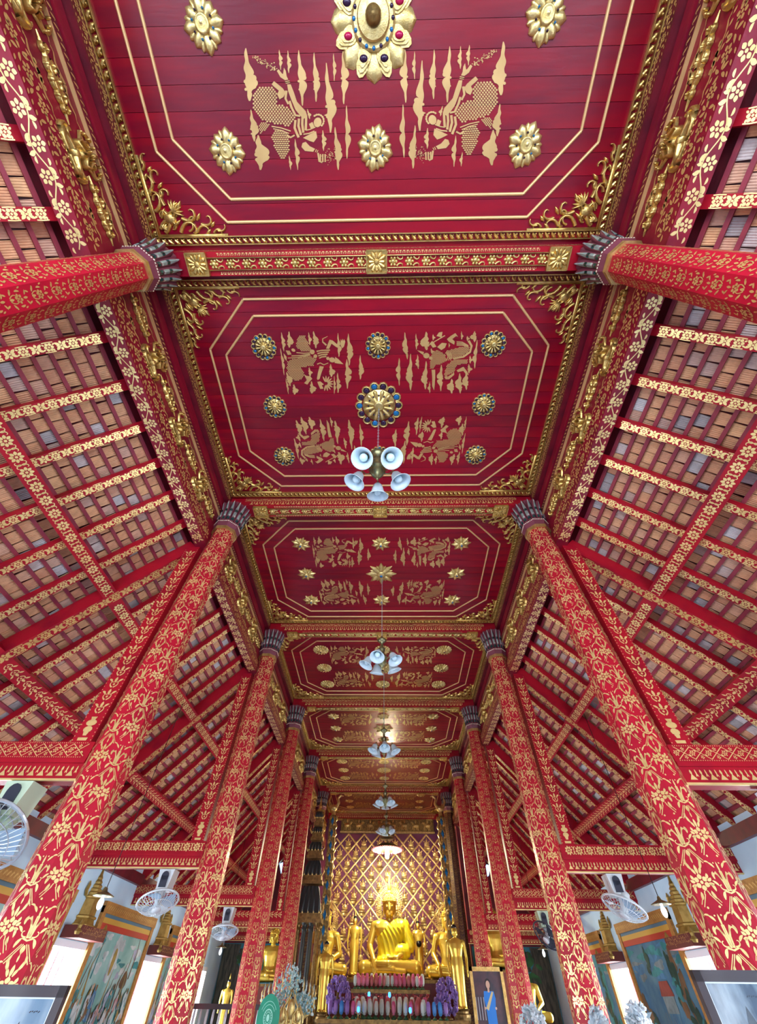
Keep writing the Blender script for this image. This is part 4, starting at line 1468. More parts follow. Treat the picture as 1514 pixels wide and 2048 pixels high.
def fan_head():
    """built facing -z; the disc is tilted when placed"""
    g = MB()
    ring = lambda r, z, n=28: [(r * math.cos(2 * math.pi * j / n), r * math.sin(2 * math.pi * j / n), z) for j in range(n + 1)]
    g.tube(ring(.215, 0), .010, 6, caps=False)
    for r, z in ((.15, -.055), (.08, -.07), (.15, .045), (.08, .06)):
        g.tube(ring(r, z), .003, 4, caps=False)
    for j in range(36):
        a = 2 * math.pi * j / 36
        c, s = math.cos(a), math.sin(a)
        g.tube([(.05 * c, .05 * s, -.075), (.13 * c, .13 * s, -.062), (.20 * c, .20 * s, -.025), (.215 * c, .215 * s, 0)], .0022, 3, caps=False)
        if j % 2 == 0:
            g.tube([(.05 * c, .05 * s, .06), (.14 * c, .14 * s, .048), (.215 * c, .215 * s, 0)], .0022, 3, caps=False)
    guard = g
    b = MB()
    for k in range(3):
        a0 = 2 * math.pi * k / 3
        top = []; bot = []
        for i in range(7):
            t = i / 6
            r = .04 + .15 * t
            w = .35 + .75 * math.sin(math.pi * (.2 + .6 * t))
            top.append((r * math.cos(a0), r * math.sin(a0), .018)); bot.append((r * math.cos(a0 + w), r * math.sin(a0 + w), -.018))
        v = top + bot
        b.add(v + [(x, y, z + .004) for x, y, z in v], [(i, i + 1, 8 + i, 7 + i) for i in range(6)] + [(14 + i, 21 + i, 22 + i, 15 + i) for i in range(6)])
    h = MB(); h.lathe([(.001, -.085), (.045, -.082), (.05, -.07), (.04, -.03), (.035, .05), (.06, .07), (.06, .13), (.03, .15)], 16)
    return guard, b, h


GU, BL, HU = fan_head()
FAN = {c: (GU.mesh('guard', M[{'fan': 'fan', 'fan_cream': 'wire', 'dark': 'fan_dark'}[c]]), BL.mesh('blades', M['blade' if c != 'dark' else 'fan_dark'], True), HU.mesh('hub', M['fan' if c != 'fan_cream' else 'fan_cream'], True)) for c in ('fan', 'fan_cream', 'dark')}
fans = [(-3.60, 1, 'fan_cream', 'fan_cream', 38, -6, 'pale green fan with wire guard under the nearest left tie beam', 1.25),
        (-3.58, 2, 'fan', 'fan', 16, -16, 'white fan under the left tie beam beside the mural', 1.15),
        (-3.60, 3, 'fan', 'fan', 14, -6, 'small white fan under the left tie beam nearest the tree mural', 1.15),
        (3.95, 1, 'fan', 'fan', 40, 30, 'white fan at the right picture edge under the nearest tie beam', 1.1),
        (3.82, 2, 'fan', 'fan', 6, 26, 'white fan seen edge-on under the right tie beam beside a bulb', 1.15),
        (3.68, 3, 'fan_cream', 'dark', 20, 40, 'dark fan on pale bracket under the right tie beam, turned away', 1.15)]
for x, k, cb, ch, tilt, turn, lab, sc in fans:
    r_ = thing('wall_fan', lab, 'fan', (x, BY(k), 1.335), group='fans under the tie beams')
    r_.scale = (sc,) * 3
    put('bracket', FAN_BR[cb], r_); put('recess', FAN_REC, r_); put('motor', FAN_NECK, r_)
    e = (Matrix.Rotation(R(turn), 3, 'Y') @ Matrix.Rotation(R(-tilt), 3, 'X')).to_euler()
    hd = put('fan_head', FAN[ch][2], r_, (0, -.06, -.33), rot=e, scale=1.22)
    put('guard', FAN[ch][0], hd); put('blades', FAN[ch][1], hd)

# ------------------------------------------------------------------ single bulbs under brass reflectors in the aisles
g = MB(); g.lathe([(.012, .07), (.02, .06), (.03, .03), (.14, -.015), (.15, -.02), (.14, -.025), (.028, .01), (.02, .0)], 20); PD_SH = g.mesh('reflector', M['brass'], True)
g = MB(); g.ball((0, 0, -.10), (.04, .04, .065), 12, 8); g.lathe([(.02, -.05), (.02, .01)], 8); PD_B = g.mesh('bulb', material('white_bulb', (.75, .9, 1), .15, emit=(.8, .92, 1), estr=1.5), True)
for x, y, z, L, lab in ((-4.12, 7.9, .95, .62, 'bare bulb under a small reflector hanging before the left stupa relief'), (4.36, 8.5, 1.0, .60, 'bare bulb under a brass reflector hanging before the right stupa relief'),
                        (-4.7, 16.6, .95, .6, 'tiny hanging bulb before the blue tree mural on the left'), (4.55, 16.6, 1.0, .6, 'tiny hanging bulb before the green tree mural on the right')):
    o = thing('pendant_lamp', lab, 'lamp', (x, y, z), group='bare bulbs on cords')
    put('reflector', PD_SH, o); put('bulb', PD_B, o)
    mb = MB(); zt = 4.82 - 1.13 * (abs(x) - 3.19) - z + .42
    mb.tube([(0, 0, .07), (0, 0, zt)], .006, 5); mb.build('cord', M['black'], o)

# ------------------------------------------------------------------ lit lamp over the altar
ay = 22.3
al = thing('altar_lamp', 'lit wide bowl lamp with glowing bulbs and red rim over the altar', 'lamp', (XA - .02, ay, 4.23))
al.scale = (1.04, 1.04, 1.04)
g = MB(); g.lathe([(.05, .15), (.30, .14), (.42, .08), (.62, 0), (.64, -.04), (.58, -.04), (.40, .04), (.25, .09), (.05, .1)], 32); g.build('bowl', M['brass'], al, True)
g = MB(); g.lathe([(.28, .30), (.32, .34), (.32, .44), (.26, .5), (.26, .62), (.32, .66), (.32, .74), (.1, .80)], 24); g.build('drum', M['brass'], al, True)
g = MB(); g.tube([(0, 0, .1), (0, 0, 1.0), (0, 0, (CZ - 4.23) / 1.04 - .02)], .02, 8); g.build('rod', M['brass'], al)
g = MB()
for j in range(40):
    a = 2 * math.pi * j / 40
    g.ball((.62 * math.cos(a), .62 * math.sin(a), -.05), .035, 6, 4)
g.build('red_rim', material('red_lamp_rim', (.7, .1, .12), .3, emit=(1, .25, .25), estr=1.2), al, True, stuff=True)
BULB_LIT = material('glowing_bulb', (1, .95, .8), .3, emit=(1.0, 0.90, 0.62), estr=22)
for x, y, L in ((-.34, -.2, .18), (.34, -.2, .18), (0, -.38, .42), (0, .3, .3)):
    g = MB(); g.lathe([(.03, .02), (.05, -.02), (.085, -.06), (.085, -.06 - L * .6), (.04, -.08 - L * .7)], 12, (x, y, 0)); g.build('lit_bulb', BULB_LIT, al, True)
d = bpy.data.lights.new('altar_glow', 'POINT'); d.energy = 620; d.color = (1.0, .90, .62); d.shadow_soft_size = .25
lo = bpy.data.objects.new('altar_glow', d); COL.objects.link(lo); lo.location = (XA, ay - .05, 4.23 - .3 + ZC)

# ------------------------------------------------------------------ windows, stupa reliefs and murals along the side walls
def wallT(s, yc):
    """flat (x along the nave, y up, z out from the wall)"""
    return lambda x, y, z: (s * (WX - z), yc + x, y)


def stupa_mesh(kind):
    g = MB()
    if kind == 0:
        pr = [(.50, 0), (.50, .05), (.44, .06), (.44, .12), (.38, .13), (.38, .19), (.33, .20), (.31, .24), (.26, .26), (.25, .36), (.21, .40), (.20, .42), (.22, .43), (.22, .46), (.17, .48), (.165, .54), (.13, .58), (.10, .60), (.11, .61), (.10, .65), (.08, .67), (.085, .69), (.065, .73), (.07, .75), (.05, .79), (.055, .81), (.035, .87), (.015, .97), (.003, 1.05)]
    elif kind == 1:
        pr = [(.46, 0), (.46, .10), (.43, .11), (.43, .20), (.37, .21), (.37, .30), (.31, .31), (.29, .42), (.25, .43), (.24, .50), (.20, .51), (.19, .57), (.155, .58), (.145, .63), (.12, .64), (.11, .68), (.085, .69), (.08, .73), (.055, .74), (.05, .80), (.02, .92), (.003, 1.02)]
    else:
        pr = [(.30, 0), (.30, .04), (.27, .05), (.24, .12), (.27, .13), (.27, .16), (.22, .18), (.20, .42), (.24, .43), (.24, .46), (.18, .48), (.19, .52), (.15, .54), (.16, .58), (.12, .60), (.13, .64), (.09, .67), (.10, .70), (.065, .74), (.07, .77), (.04, .82), (.02, .95), (.003, 1.06)]
    # square redented tower, half sunk in the wall
    v = []; f = []
    n = 6
    for r, z in pr:
        d = min(.40, r * .8)
        v += [(-r, z, 0), (-r * .82, z, d * .55), (-r * .6, z, d), (r * .6, z, d), (r * .82, z, d * .55), (r, z, 0)]
    for i in range(len(pr) - 1):
        for j in range(n - 1):
            f.append((i * n + j, i * n + j + 1, (i + 1) * n + j + 1, (i + 1) * n + j))
    g.add(v, f)
    return g


STUPA = [stupa_mesh(i) for i in range(3)]
M['stupa'] = material('gold_stupa_paint', (0.50, 0.34, 0.09), 0.4, 0.5, (0.36, 0.23, 0.05), 10, bump=.15, bscale=40)


def place_wall(g, name, mats, s, y, z, parent, smooth=False, stuff=False, sc=1.0):
    q = MB()
    T = lambda x, yy, zz: (s * (WX - zz * sc), y + x * sc, z + yy * sc)
    q.v = [T(p[0], p[1], p[2] + .005) for p in g.v]; q.f = g.f; q.mi = g.mi
    return q.build(name, mats, parent, smooth, stuff=stuff)


wn = 1
wpos = ['nearest', 'second', 'third', 'fourth', 'fifth', 'farthest']
for i, y in enumerate(WIN_Y):
    for s, side in ((-1, 'left'), (1, 'right')):
        r_ = struct('window_%d' % wn)
        wn += 1
        a, b = sorted((s * (WX - .02), s * (WX + .36)))
        mb = MB()
        mb.box(a, b, y - WH - .06, y - WH + .02, WBOT, WTOP + .02); mb.box(a, b, y + WH - .02, y + WH + .06, WBOT, WTOP + .02); mb.box(a, b, y - WH - .06, y + WH + .06, WTOP - .02, WTOP + .07)
        mb.build('window_frame', M['reveal'], r_)
        for q in (-1,):                           # open shutter folded against the reveal, with plank grooves
            for pnl in range(3):
                x0, x1 = sorted((s * (WX + .08 + pnl * .085), s * (WX + .08 + pnl * .085 + .078)))
                mb = MB(); mb.box(x0, x1, y + q * (WH - .10), y + q * (WH - .06), WBOT + .02, WTOP - .06); mb.build('shutter_plank', M['shutter'], r_)
        for q in range(4):
            yy = y - WH + .25 + q * .25
            mb = MB(); mb.box(*sorted((s * (WX + .25), s * (WX + .27))), yy - .012, yy + .012, WBOT, WTOP - .03); mb.build('bar', M['shutter'], r_)
        if i < 1 or i > 4:
            continue
        st = thing('stupa_relief', 'gold stupa relief above the %s window of the %s wall' % (wpos[i], side), 'relief', (0, 0, 0), group='stupa reliefs over the windows')
        kind = [0, 0, 0, 2, 2, 2][i] if s < 0 else [1, 1, 1, 2, 2, 2][i]
        place_wall(STUPA[kind], 'tower', M['stupa'], s, y, .84, st, sc=.92)
        T = wallT(s, y)
        mb = MB(); mb.box(-.50, .50, .68, .84, 0.005, .36, T=T); mb.build('plaque', M['plaque'], st)
        rr = random.Random(i)
        mb = MB()
        for row in range(2):
            x = -.44
            while x < .42:
                w = rr.uniform(.02, .05)
                mb.decal([stroke(curl(x, .735 + .055 * row, rr.uniform(.2, 1.2), w * 1.7, rr.uniform(-5, 5), 5), .007)], T, .363)
                x += w + .012
        mb.build('inscription', M['stencil'], st, stuff=True)
        for q in (-1, 1):
            mb = MB(); mb.lathe([(.05, 0), (.07, .04), (.04, .08), (.05, .12), (.01, .2)], 8, (0, 0, 0), T=lambda x, yy, zz: T(q * .48 + x, .72 + zz, .30 + yy)); mb.build('bracket', M['stupa'], st)
            # hooked finials flying off the tower
            mb = MB(); mb.ridge([(q * .24, 1.25), (q * .30, 1.27), (q * .34, 1.33), (q * .32, 1.40), (q * .33, 1.46)], [.02, .05, .07, .05, .01], .05, T=T, z=.02); mb.build('finial', M['stupa'], st)
        rebase(st, (s * WX, y, .68))

PAINT_L = material('pale_mural_ground', (0.42, 0.62, 0.55), .7, 0, (0.20, 0.42, 0.36), 1.3, .4, .62)
PAINT_R = material('blue_mural_sky', (0.05, 0.15, 0.25), .7, 0, (0.11, 0.24, 0.30), 2.2, .4, .65)
cols = {'white': (.62, .68, .64), 'teal': (.05, .28, .28), 'blue': (.08, .24, .42), 'brown': (.22, .12, .05), 'ochre': (.42, .28, .06), 'pink': (.55, .30, .28), 'dgreen': (.03, .08, .05), 'grey': (.22, .28, .28), 'red': (.30, .05, .03), 'lilac': (.45, .45, .55), 'skin': (.62, .42, .25)}
PM = {k: material('mural_' + k, c, .7, 0, tuple(x * .6 for x in c), 6) for k, c in cols.items()}
PK = list(PM)


def mural(s, yc, label, style):
    r_ = thing('mural', label, 'mural', (0, 0, 0), group='framed murals')
    T = wallT(s, yc)
    hw, top, bot = 1.36, 1.25, -1.2
    for q in (-1, 1):
        mb = MB(); mb.box(q * hw - .075, q * hw + .075, bot, top - .04, .0, .06, T=T); mb.build('frame_side', M['orange'], r_)
    mb = MB(); mb.box(-hw - .075, hw + .075, top - .14, top + .03, .0, .075, T=T); mb.build('frame_top', M['orange'], r_)
    for z0, z1, m in ((top - .19, top - .14, 'blueband'), (top - .27, top - .19, 'ochre_l'), (top - .36, top - .27, 'redband')):
        mb = MB(); mb.box(-hw + .07, hw - .07, z0, z1, .0, .045, T=T); mb.build('valance', M[m], r_)
    mb = MB(); mb.decal([p for p in xf(band('twist', 2 * hw, .10), -hw, top - .055)], T, .078); mb.build('gold_pattern', M['stencil'], r_, stuff=True)
    mb = MB(); mb.box(-hw + .07, hw - .07, bot, top - .30, .0, .02, T=T); mb.build('canvas', PAINT_L if style == 0 else PAINT_R, r_)
    g = MB(); rr = random.Random(int(yc * 10) + s)
    zc = [.0215]

    def blob(x, y, r, ry, c, lump=.25, n=14):
        ph = rr.random() * 6
        p = []
        for i in range(n):
            t = 2 * math.pi * i / n
            k = 1 + lump * math.sin(3 * t + ph) * rr.uniform(.3, 1)
            p.append((max(-hw + .08, min(hw - .08, x + r * k * math.cos(t))), max(bot, min(top - .31, y + ry * k * math.sin(t)))))
        zc[0] += .00012
        g.decal([p], T, zc[0], PK.index(c))

    if style == 0:
        for _ in range(26):                       # pale clouds and far hills
            blob(rr.uniform(-1.2, 1.2), rr.uniform(.2, .85), rr.uniform(.06, .2), rr.uniform(.03, .08), rr.choice(('white', 'teal', 'lilac', 'white', 'white')), .4)
        blob(-.1 * s * -1, .55, .17, .36, 'white', .03); blob(-.1 * s * -1, .50, .08, .2, 'ochre', .1)
        blob(.75, .25, .16, .13, 'brown', .2)
        for _ in range(16):
            x = rr.uniform(-1.2, 1.2); y0 = rr.uniform(-.3, .7)
            zc[0] += .0001
            g.decal([stroke([(x, y0 - .4), (x + rr.uniform(-.1, .1), y0), (x + rr.uniform(-.2, .2), y0 + .3)], .05, .01)], T, zc[0], PK.index(rr.choice(('brown', 'ochre', 'teal'))))
        for _ in range(120):                      # crowd of robed figures
            x, y = rr.uniform(-1.2, 1.2), rr.uniform(-1.1, .05)
            c = rr.choice(('blue', 'teal', 'white', 'pink', 'lilac', 'brown', 'white', 'ochre', 'teal'))
            w = rr.uniform(.045, .10)
            blob(x, y, w, w * 1.6, c, .3)
            blob(x + .01, y + w * 1.5, w * .42, w * .5, rr.choice(('skin', 'white', 'brown')), .08, 8)
            zc[0] += .0001
            g.decal([stroke([(x - w, y - w), (x, y + w * .6), (x + w * .8, y - w * 1.2)], .025)], T, zc[0], PK.index(rr.choice(('white', 'teal', 'blue', 'brown'))))
    else:
        for _ in range(18):
            blob(rr.uniform(-1.2, 1.2), rr.uniform(.3, .9), rr.uniform(.1, .35), rr.uniform(.03, .09), rr.choice(('blue', 'grey', 'teal')), .4)
        for x, y, w, h in ((-.75, .25, .20, .55), (-.6, -.1, .22, .35), (1.0, -.25, .28, .38), (.85, -.45, .2, .3), (-1.1, -.35, .2, .35), (.35, .6, .08, .25)):
            for _ in range(9):
                blob(x + rr.gauss(0, w * .45), y + rr.gauss(0, h * .45), w * .5, h * .3, rr.choice(('dgreen', 'dgreen', 'teal', 'brown')), .4)
        zc[0] += .0002
        g.decal([[(-.35, .14), (.25, .14), (.15, .34), (-.25, .34)]], T, zc[0], PK.index('red'))
        g.decal([[(-.30, -.08), (.20, -.08), (.20, .14), (-.30, .14)]], T, zc[0] + .0002, PK.index('grey'))
        for i in range(4):
            g.decal([[(-1.28, -.62 - .13 * i), (1.28, -.62 - .13 * i), (1.28, -.55 - .13 * i), (-1.28, -.55 - .13 * i)]], T, zc[0] + .0004, PK.index('grey' if i % 2 == 0 else 'lilac'))
        zc[0] += .001
        for _ in range(34):
            x, y = rr.gauss(.15, .3), rr.uniform(-1.1, -.3)
            blob(x, y, .05, .12, rr.choice(('brown', 'red', 'grey', 'pink', 'skin')), .3)
            zc[0] += .0001
            g.decal([stroke([(x, y), (x + rr.uniform(-.08, .08), y + .35)], .012)], T, zc[0], PK.index('grey'))
    g.build('painted_scene', [PM[k] for k in PK], r_, stuff=True)
    rebase(r_, (s * WX, yc, bot))


mn = ['nearest', 'second', 'third']
for i, k in enumerate((2, 3, 4)):
    mural(-1, BY(k) + .1, ['pale green framed mural of robed figures, cut by the left picture edge', 'tall pale green mural of robed figures between two left windows', 'framed mural on the left wall behind the second column'][i], 0)
    mural(1, BY(k) + .1, ['framed blue mural high at the right picture edge behind the column', 'framed mural of dark trees and a pavilion under blue sky, right wall', 'framed dark mural on the right wall nearest the altar'][i], 1)

# painted aisle end walls: dark tree trunks under a turquoise sky, and the small blue lights in the gables
TREE_SKY = material('turquoise_mural_sky', (0.01, 0.16, 0.24), .6, 0, (0.02, 0.26, 0.34), 1.6, .4, .6)
BARK = material('painted_bark', (0.09, 0.095, 0.07), .8, 0, (0.025, 0.035, 0.03), 5, .4, .6, stretch=(3, 1, .6))
LEAFM = material('painted_leaves', (0.02, 0.16, 0.04), .7, 0, (0.01, 0.05, 0.02), 4)
GLOW = material('blue_gable_glass', (0.3, 0.6, 1), .2, emit=(0.30, 0.62, 1.0), estr=2.2)
for s, side in ((-1, 'left'), (1, 'right')):
    r_ = thing('tree_mural', 'painted turquoise mural with a dark tree trunk on the %s aisle end wall' % side, 'mural', (0, 0, 0), group='tree murals')
    T = lambda x, y, z: (s * x, YB + .145 - z, y)
    mb = MB(); mb.box(3.2, WX - .01, -1.1, 1.30, .0, .02, T=T); mb.build('canvas', TREE_SKY, r_)
    trunk = [(5.9, -1.1), (5.92, 1.28), (5.3, 1.28), (5.35, .9), (5.1, .6), (5.2, .1), (5.05, -.4), (4.85, -1.1)]
    mb = MB(); mb.prism(trunk, .02, .045, T=T); mb.build('trunk', BARK, r_)
    mb = MB()
    for p in ([(5.4, 1.0), (4.9, 1.05), (4.4, 1.22)], [(5.2, .8), (4.7, .7), (4.2, .9), (3.9, .8)], [(5.3, 1.1), (4.6, 1.2), (3.8, 1.2)]):
        mb.ridge(p, [.14, .08, .05, .03][:len(p)], .02, T=T, z=.02)
    mb.build('branch', BARK, r_)
    mb = MB(); rr = random.Random(4 + s)
    for _ in range(60):
        mb.decal([leaf(rr.uniform(4.0, 5.4) if s > 0 else rr.uniform(3.8, 5.3), rr.uniform(-.1, 1.05) if s > 0 else rr.uniform(.8, 1.05), rr.random() * 6, .25, .13)], T, .047 + rr.random() * .004)
    mb.build('leaves', LEAFM, r_, stuff=True)
    rebase(r_, (s * 4.6, YB + .15, -1.1))
    w = struct('window_%d' % wn); wn += 1
    mb = MB(); mb.prism([(4.02, 3.08), (4.25, 3.2), (4.38, 3.5), (4.22, 3.55), (4.05, 3.35)], .0, .03, T=T); mb.build('pane', GLOW, w)
    mb = MB(); mb.ridge([(4.02, 3.08), (4.25, 3.2), (4.38, 3.5), (4.22, 3.55), (4.05, 3.35), (4.02, 3.08)], .03, .04, T=T); mb.build('window_frame', M['maroon'], w)

# ------------------------------------------------------------------ gilded lattice wall behind the altar
g = MB(); T = lambda x, y, z: (XA + x, YA + .05 - z, y)
LX0, LX1, LZ0, LZ1 = -2.62, 2.62, .4, 5.34
cw, chh = .80, .76


def clip_seg(p, q_):
    (x0, y0), (x1, y1) = p, q_
    t0, t1 = 0.0, 1.0
    for a, d, lo, hi in ((x0, x1 - x0, LX0, LX1), (y0, y1 - y0, LZ0, LZ1)):
        if abs(d) < 1e-9:
            continue
        u0_, u1_ = sorted(((lo - a) / d, (hi - a) / d))
        t0, t1 = max(t0, u0_), min(t1, u1_)
    return None if t0 >= t1 else ((x0 + (x1 - x0) * t0, y0 + (y1 - y0) * t0), (x0 + (x1 - x0) * t1, y0 + (y1 - y0) * t1))


H_ = LZ1 - LZ0
for i in range(-8, 16):
    for sg in (-1, 1):
        x = (i - 3.5) * cw
        p = clip_seg((x, LZ1), (x + sg * cw / chh * H_, LZ0))
        if p:
            g.ridge([p[0], p[1]], .075, .02, T)
            n = int(math.hypot(p[1][0] - p[0][0], p[1][1] - p[0][1]) / .12)
            for j in range(n):
                t = (j + .5) / n
                g.dome(p[0][0] + (p[1][0] - p[0][0]) * t, p[0][1] + (p[1][1] - p[0][1]) * t, .028, .014, 6, T, z=.012)
g.build('lattice', M['gilt_pale'], back, stuff=True)
g = MB(); T0 = lambda x, y, z: (x, -z, y)
g.prism([(-.09, -.20), (.09, -.20), (.14, -.10), (-.14, -.10)], 0, .02, T0)
g.prism([(-.12, -.09), (.12, -.09), (.13, -.05), (-.13, -.05)], 0, .025, T0)
g.dome(0, .0, .115, .03, 10, T0, ry=.05); g.dome(0, .06, .07, .035, 10, T0, ry=.075); g.dome(0, .155, .035, .04, 8, T0, ry=.04)
g.ridge([(0, .18), (0, .21), (0, .26)], [.04, .03, .004], .03, T0)
for s in (-1, 1):
    g.ridge([(s * .06, .10), (s * .10, .04), (s * .03, .0)], [.03, .03, .02], .035, T0)
    g.dome(s * .11, .12, .03, .02, 6, T0)
SEAT = g.mesh('gilded_figure', M['gilt_pale'], True)
row = 0
z = LZ1 - chh / 2
while z > LZ0 + .1:
    x = -4 * cw + (0 if row % 2 else cw / 2)
    while x <= LX1 + .01:
        if LX0 + .12 < x < LX1 - .12:
            put('gilded_figure', SEAT, back, (XA + x, YA + .05, z - .03), scale=1.15)
        x += cw
    z -= chh / 2
    row += 1
# carved frieze above it: gilded frame with a file of animals
fr = thing('carved_panel', 'carved gilded panel of animals and riders above the lattice wall', 'panel', (XA, YA + .05, 5.36))
g = MB(); g.box(-2.42, 2.42, -.10, 0, 0, .78); g.build('ground', M['gilt_dark'], fr)
for z0, z1 in ((0, .07), (.70, .78)):
    g = MB(); g.box(-2.45, 2.45, -.15, -.1, z0, z1); g.build('gold_rail', M['gilt_pale'], fr)
rr = random.Random(2)
T0 = lambda x, y, z: (x, -.1 - z, y)
for i in range(8):
    g = MB(); m = 1 if i < 4 else -1
    Tm = lambda x, y, z: (m * x, -.1 - z, y)
    g.dome(0, .32, .17, .07, 12, Tm, ry=.10); g.dome(.18, .42, .07, .07, 10, Tm, ry=.08); g.ridge([(.16, .36), (.24, .46), (.30, .40)], [.09, .08, .05], .07, Tm)
    for x in (-.12, -.05, .08, .15):
        g.ridge([(x, .30), (x + .03, .2), (x - .01, .12)], [.06, .04, .03], .05, Tm)
    g.ridge(curl(-.16, .36, 2.4, .22, -3.4), [.04 - .003 * j for j in range(9)], .05, Tm)
    g.dome(.0, .50, .06, .06, 8, Tm, ry=.09); g.dome(.02, .60, .04, .06, 8, Tm)
    g.build('animal_relief', M['gilt_pale'], fr, True, loc=(-2.1 + i * .6, 0, 0))

# ------------------------------------------------------------------ golden statues
def capsule(mb, a, b, ra, rb, n=10):
    a, b = Vector(a), Vector(b)
    L = (b - a).length
    pts = []; rs = []
    for i in range(5):
        t = -math.pi / 2 + math.pi / 2 * i / 4
        pts.append(a + (b - a).normalized() * (ra * math.sin(t))); rs.append(max(.002, ra * math.cos(t)))
    for i in range(1, 5):
        t = math.pi / 2 * i / 4
        pts.append(b + (b - a).normalized() * (rb * math.sin(t))); rs.append(max(.002, rb * math.cos(t)))
    if L > .02:
        pts.insert(5, a.lerp(b, .5)); rs.insert(5, (ra + rb) / 2)
    mb.tube([tuple(p) for p in pts], rs, n)


def head(mb, c, k):
    """k = face height; faces -y"""
    x, y, z = c
    mb.ball((x, y, z + k * .55), (k * .40, k * .44, k * .56), 18, 12)
    mb.ball((x, y - k * .20, z + k * .22), (k * .27, k * .25, k * .24), 12, 8)
    capsule(mb, (x, y - k * .42, z + k * .62), (x, y - k * .50, z + k * .36), k * .045, k * .075, 8)       # nose
    capsule(mb, (x - k * .10, y - k * .40, z + k * .20), (x + k * .10, y - k * .40, z + k * .20), k * .045, k * .045, 8)
    capsule(mb, (x - k * .09, y - k * .39, z + k * .13), (x + k * .09, y - k * .39, z + k * .13), k * .05, k * .05, 8)
    for s in (-1, 1):
        mb.ball((x + s * k * .17, y - k * .36, z + k * .54), (k * .10, k * .07, k * .045), 8, 6)
        capsule(mb, (x + s * k * .06, y - k * .42, z + k * .66), (x + s * k * .28, y - k * .32, z + k * .66), k * .03, k * .02, 6)
        capsule(mb, (x + s * k * .41, y, z + k * .70), (x + s * k * .40, y, z + k * .15), k * .07, k * .06, 8)
    capsule(mb, (x, y, z + k * .1), (x, y + k * .02, z - k * .28), k * .25, k * .28, 12)


def hand(mb, wrist, d, side, k, thumb):
    """palm and five separate fingers; d = finger direction, side = across the palm"""
    w, d, sd = Vector(wrist), Vector(d).normalized(), Vector(side).normalized()
    nrm = d.cross(sd)
    palm = w + d * k * .45
    capsule(mb, w, palm + d * k * .2, k * .20, k * .26, 10)
    for i, L in enumerate((.70, .85, .80, .62)):
        o = palm + sd * k * (.27 - .18 * i) + d * k * .2
        m = o + d * k * L * .55
        e = m + (d + nrm * .15).normalized() * k * L * .5
        capsule(mb, o, m, k * .085, k * .08, 8); capsule(mb, m, e, k * .08, k * .06, 8)
    o = w + sd * k * .2 * thumb + d * k * .15
    m = o + (d * .7 + sd * thumb * .7).normalized() * k * .35
    capsule(mb, o, m, k * .10, k * .09, 8); capsule(mb, m, m + d * k * .3, k * .09, k * .06, 8)


def loft(mb, secs, n=18, cy=0.0):
    v = []; f = []
    for z, rx, ry in secs:
        for j in range(n):
            t = 2 * math.pi * j / n
            v.append((rx * math.cos(t), cy + ry * math.sin(t), z))
    for i in range(len(secs) - 1):
        for j in range(n):
            f.append((i * n + j, i * n + (j + 1) % n, (i + 1) * n + (j + 1) % n, (i + 1) * n + j))
    f += [tuple(range(n - 1, -1, -1)), tuple((len(secs) - 1) * n + j for j in range(n))]
    mb.add(v, f)


def torso(mb, inf=0.0):
    loft(mb, [(z, rx + inf, ry + inf) for z, rx, ry in ((.16, .50, .36), (.40, .49, .35), (.62, .43, .31), (.85, .46, .31), (1.08, .54, .33), (1.26, .57, .32), (1.40, .50, .24), (1.48, .34, .18))], cy=.05)
    for s in (-1, 1):
        mb.ball((s * .52, .05, 1.32), (.20 + inf, .19 + inf, .17 + inf), 12, 8)
    capsule(mb, (-.40, .06, 1.38), (.40, .06, 1.38), .14 + inf, .14 + inf)


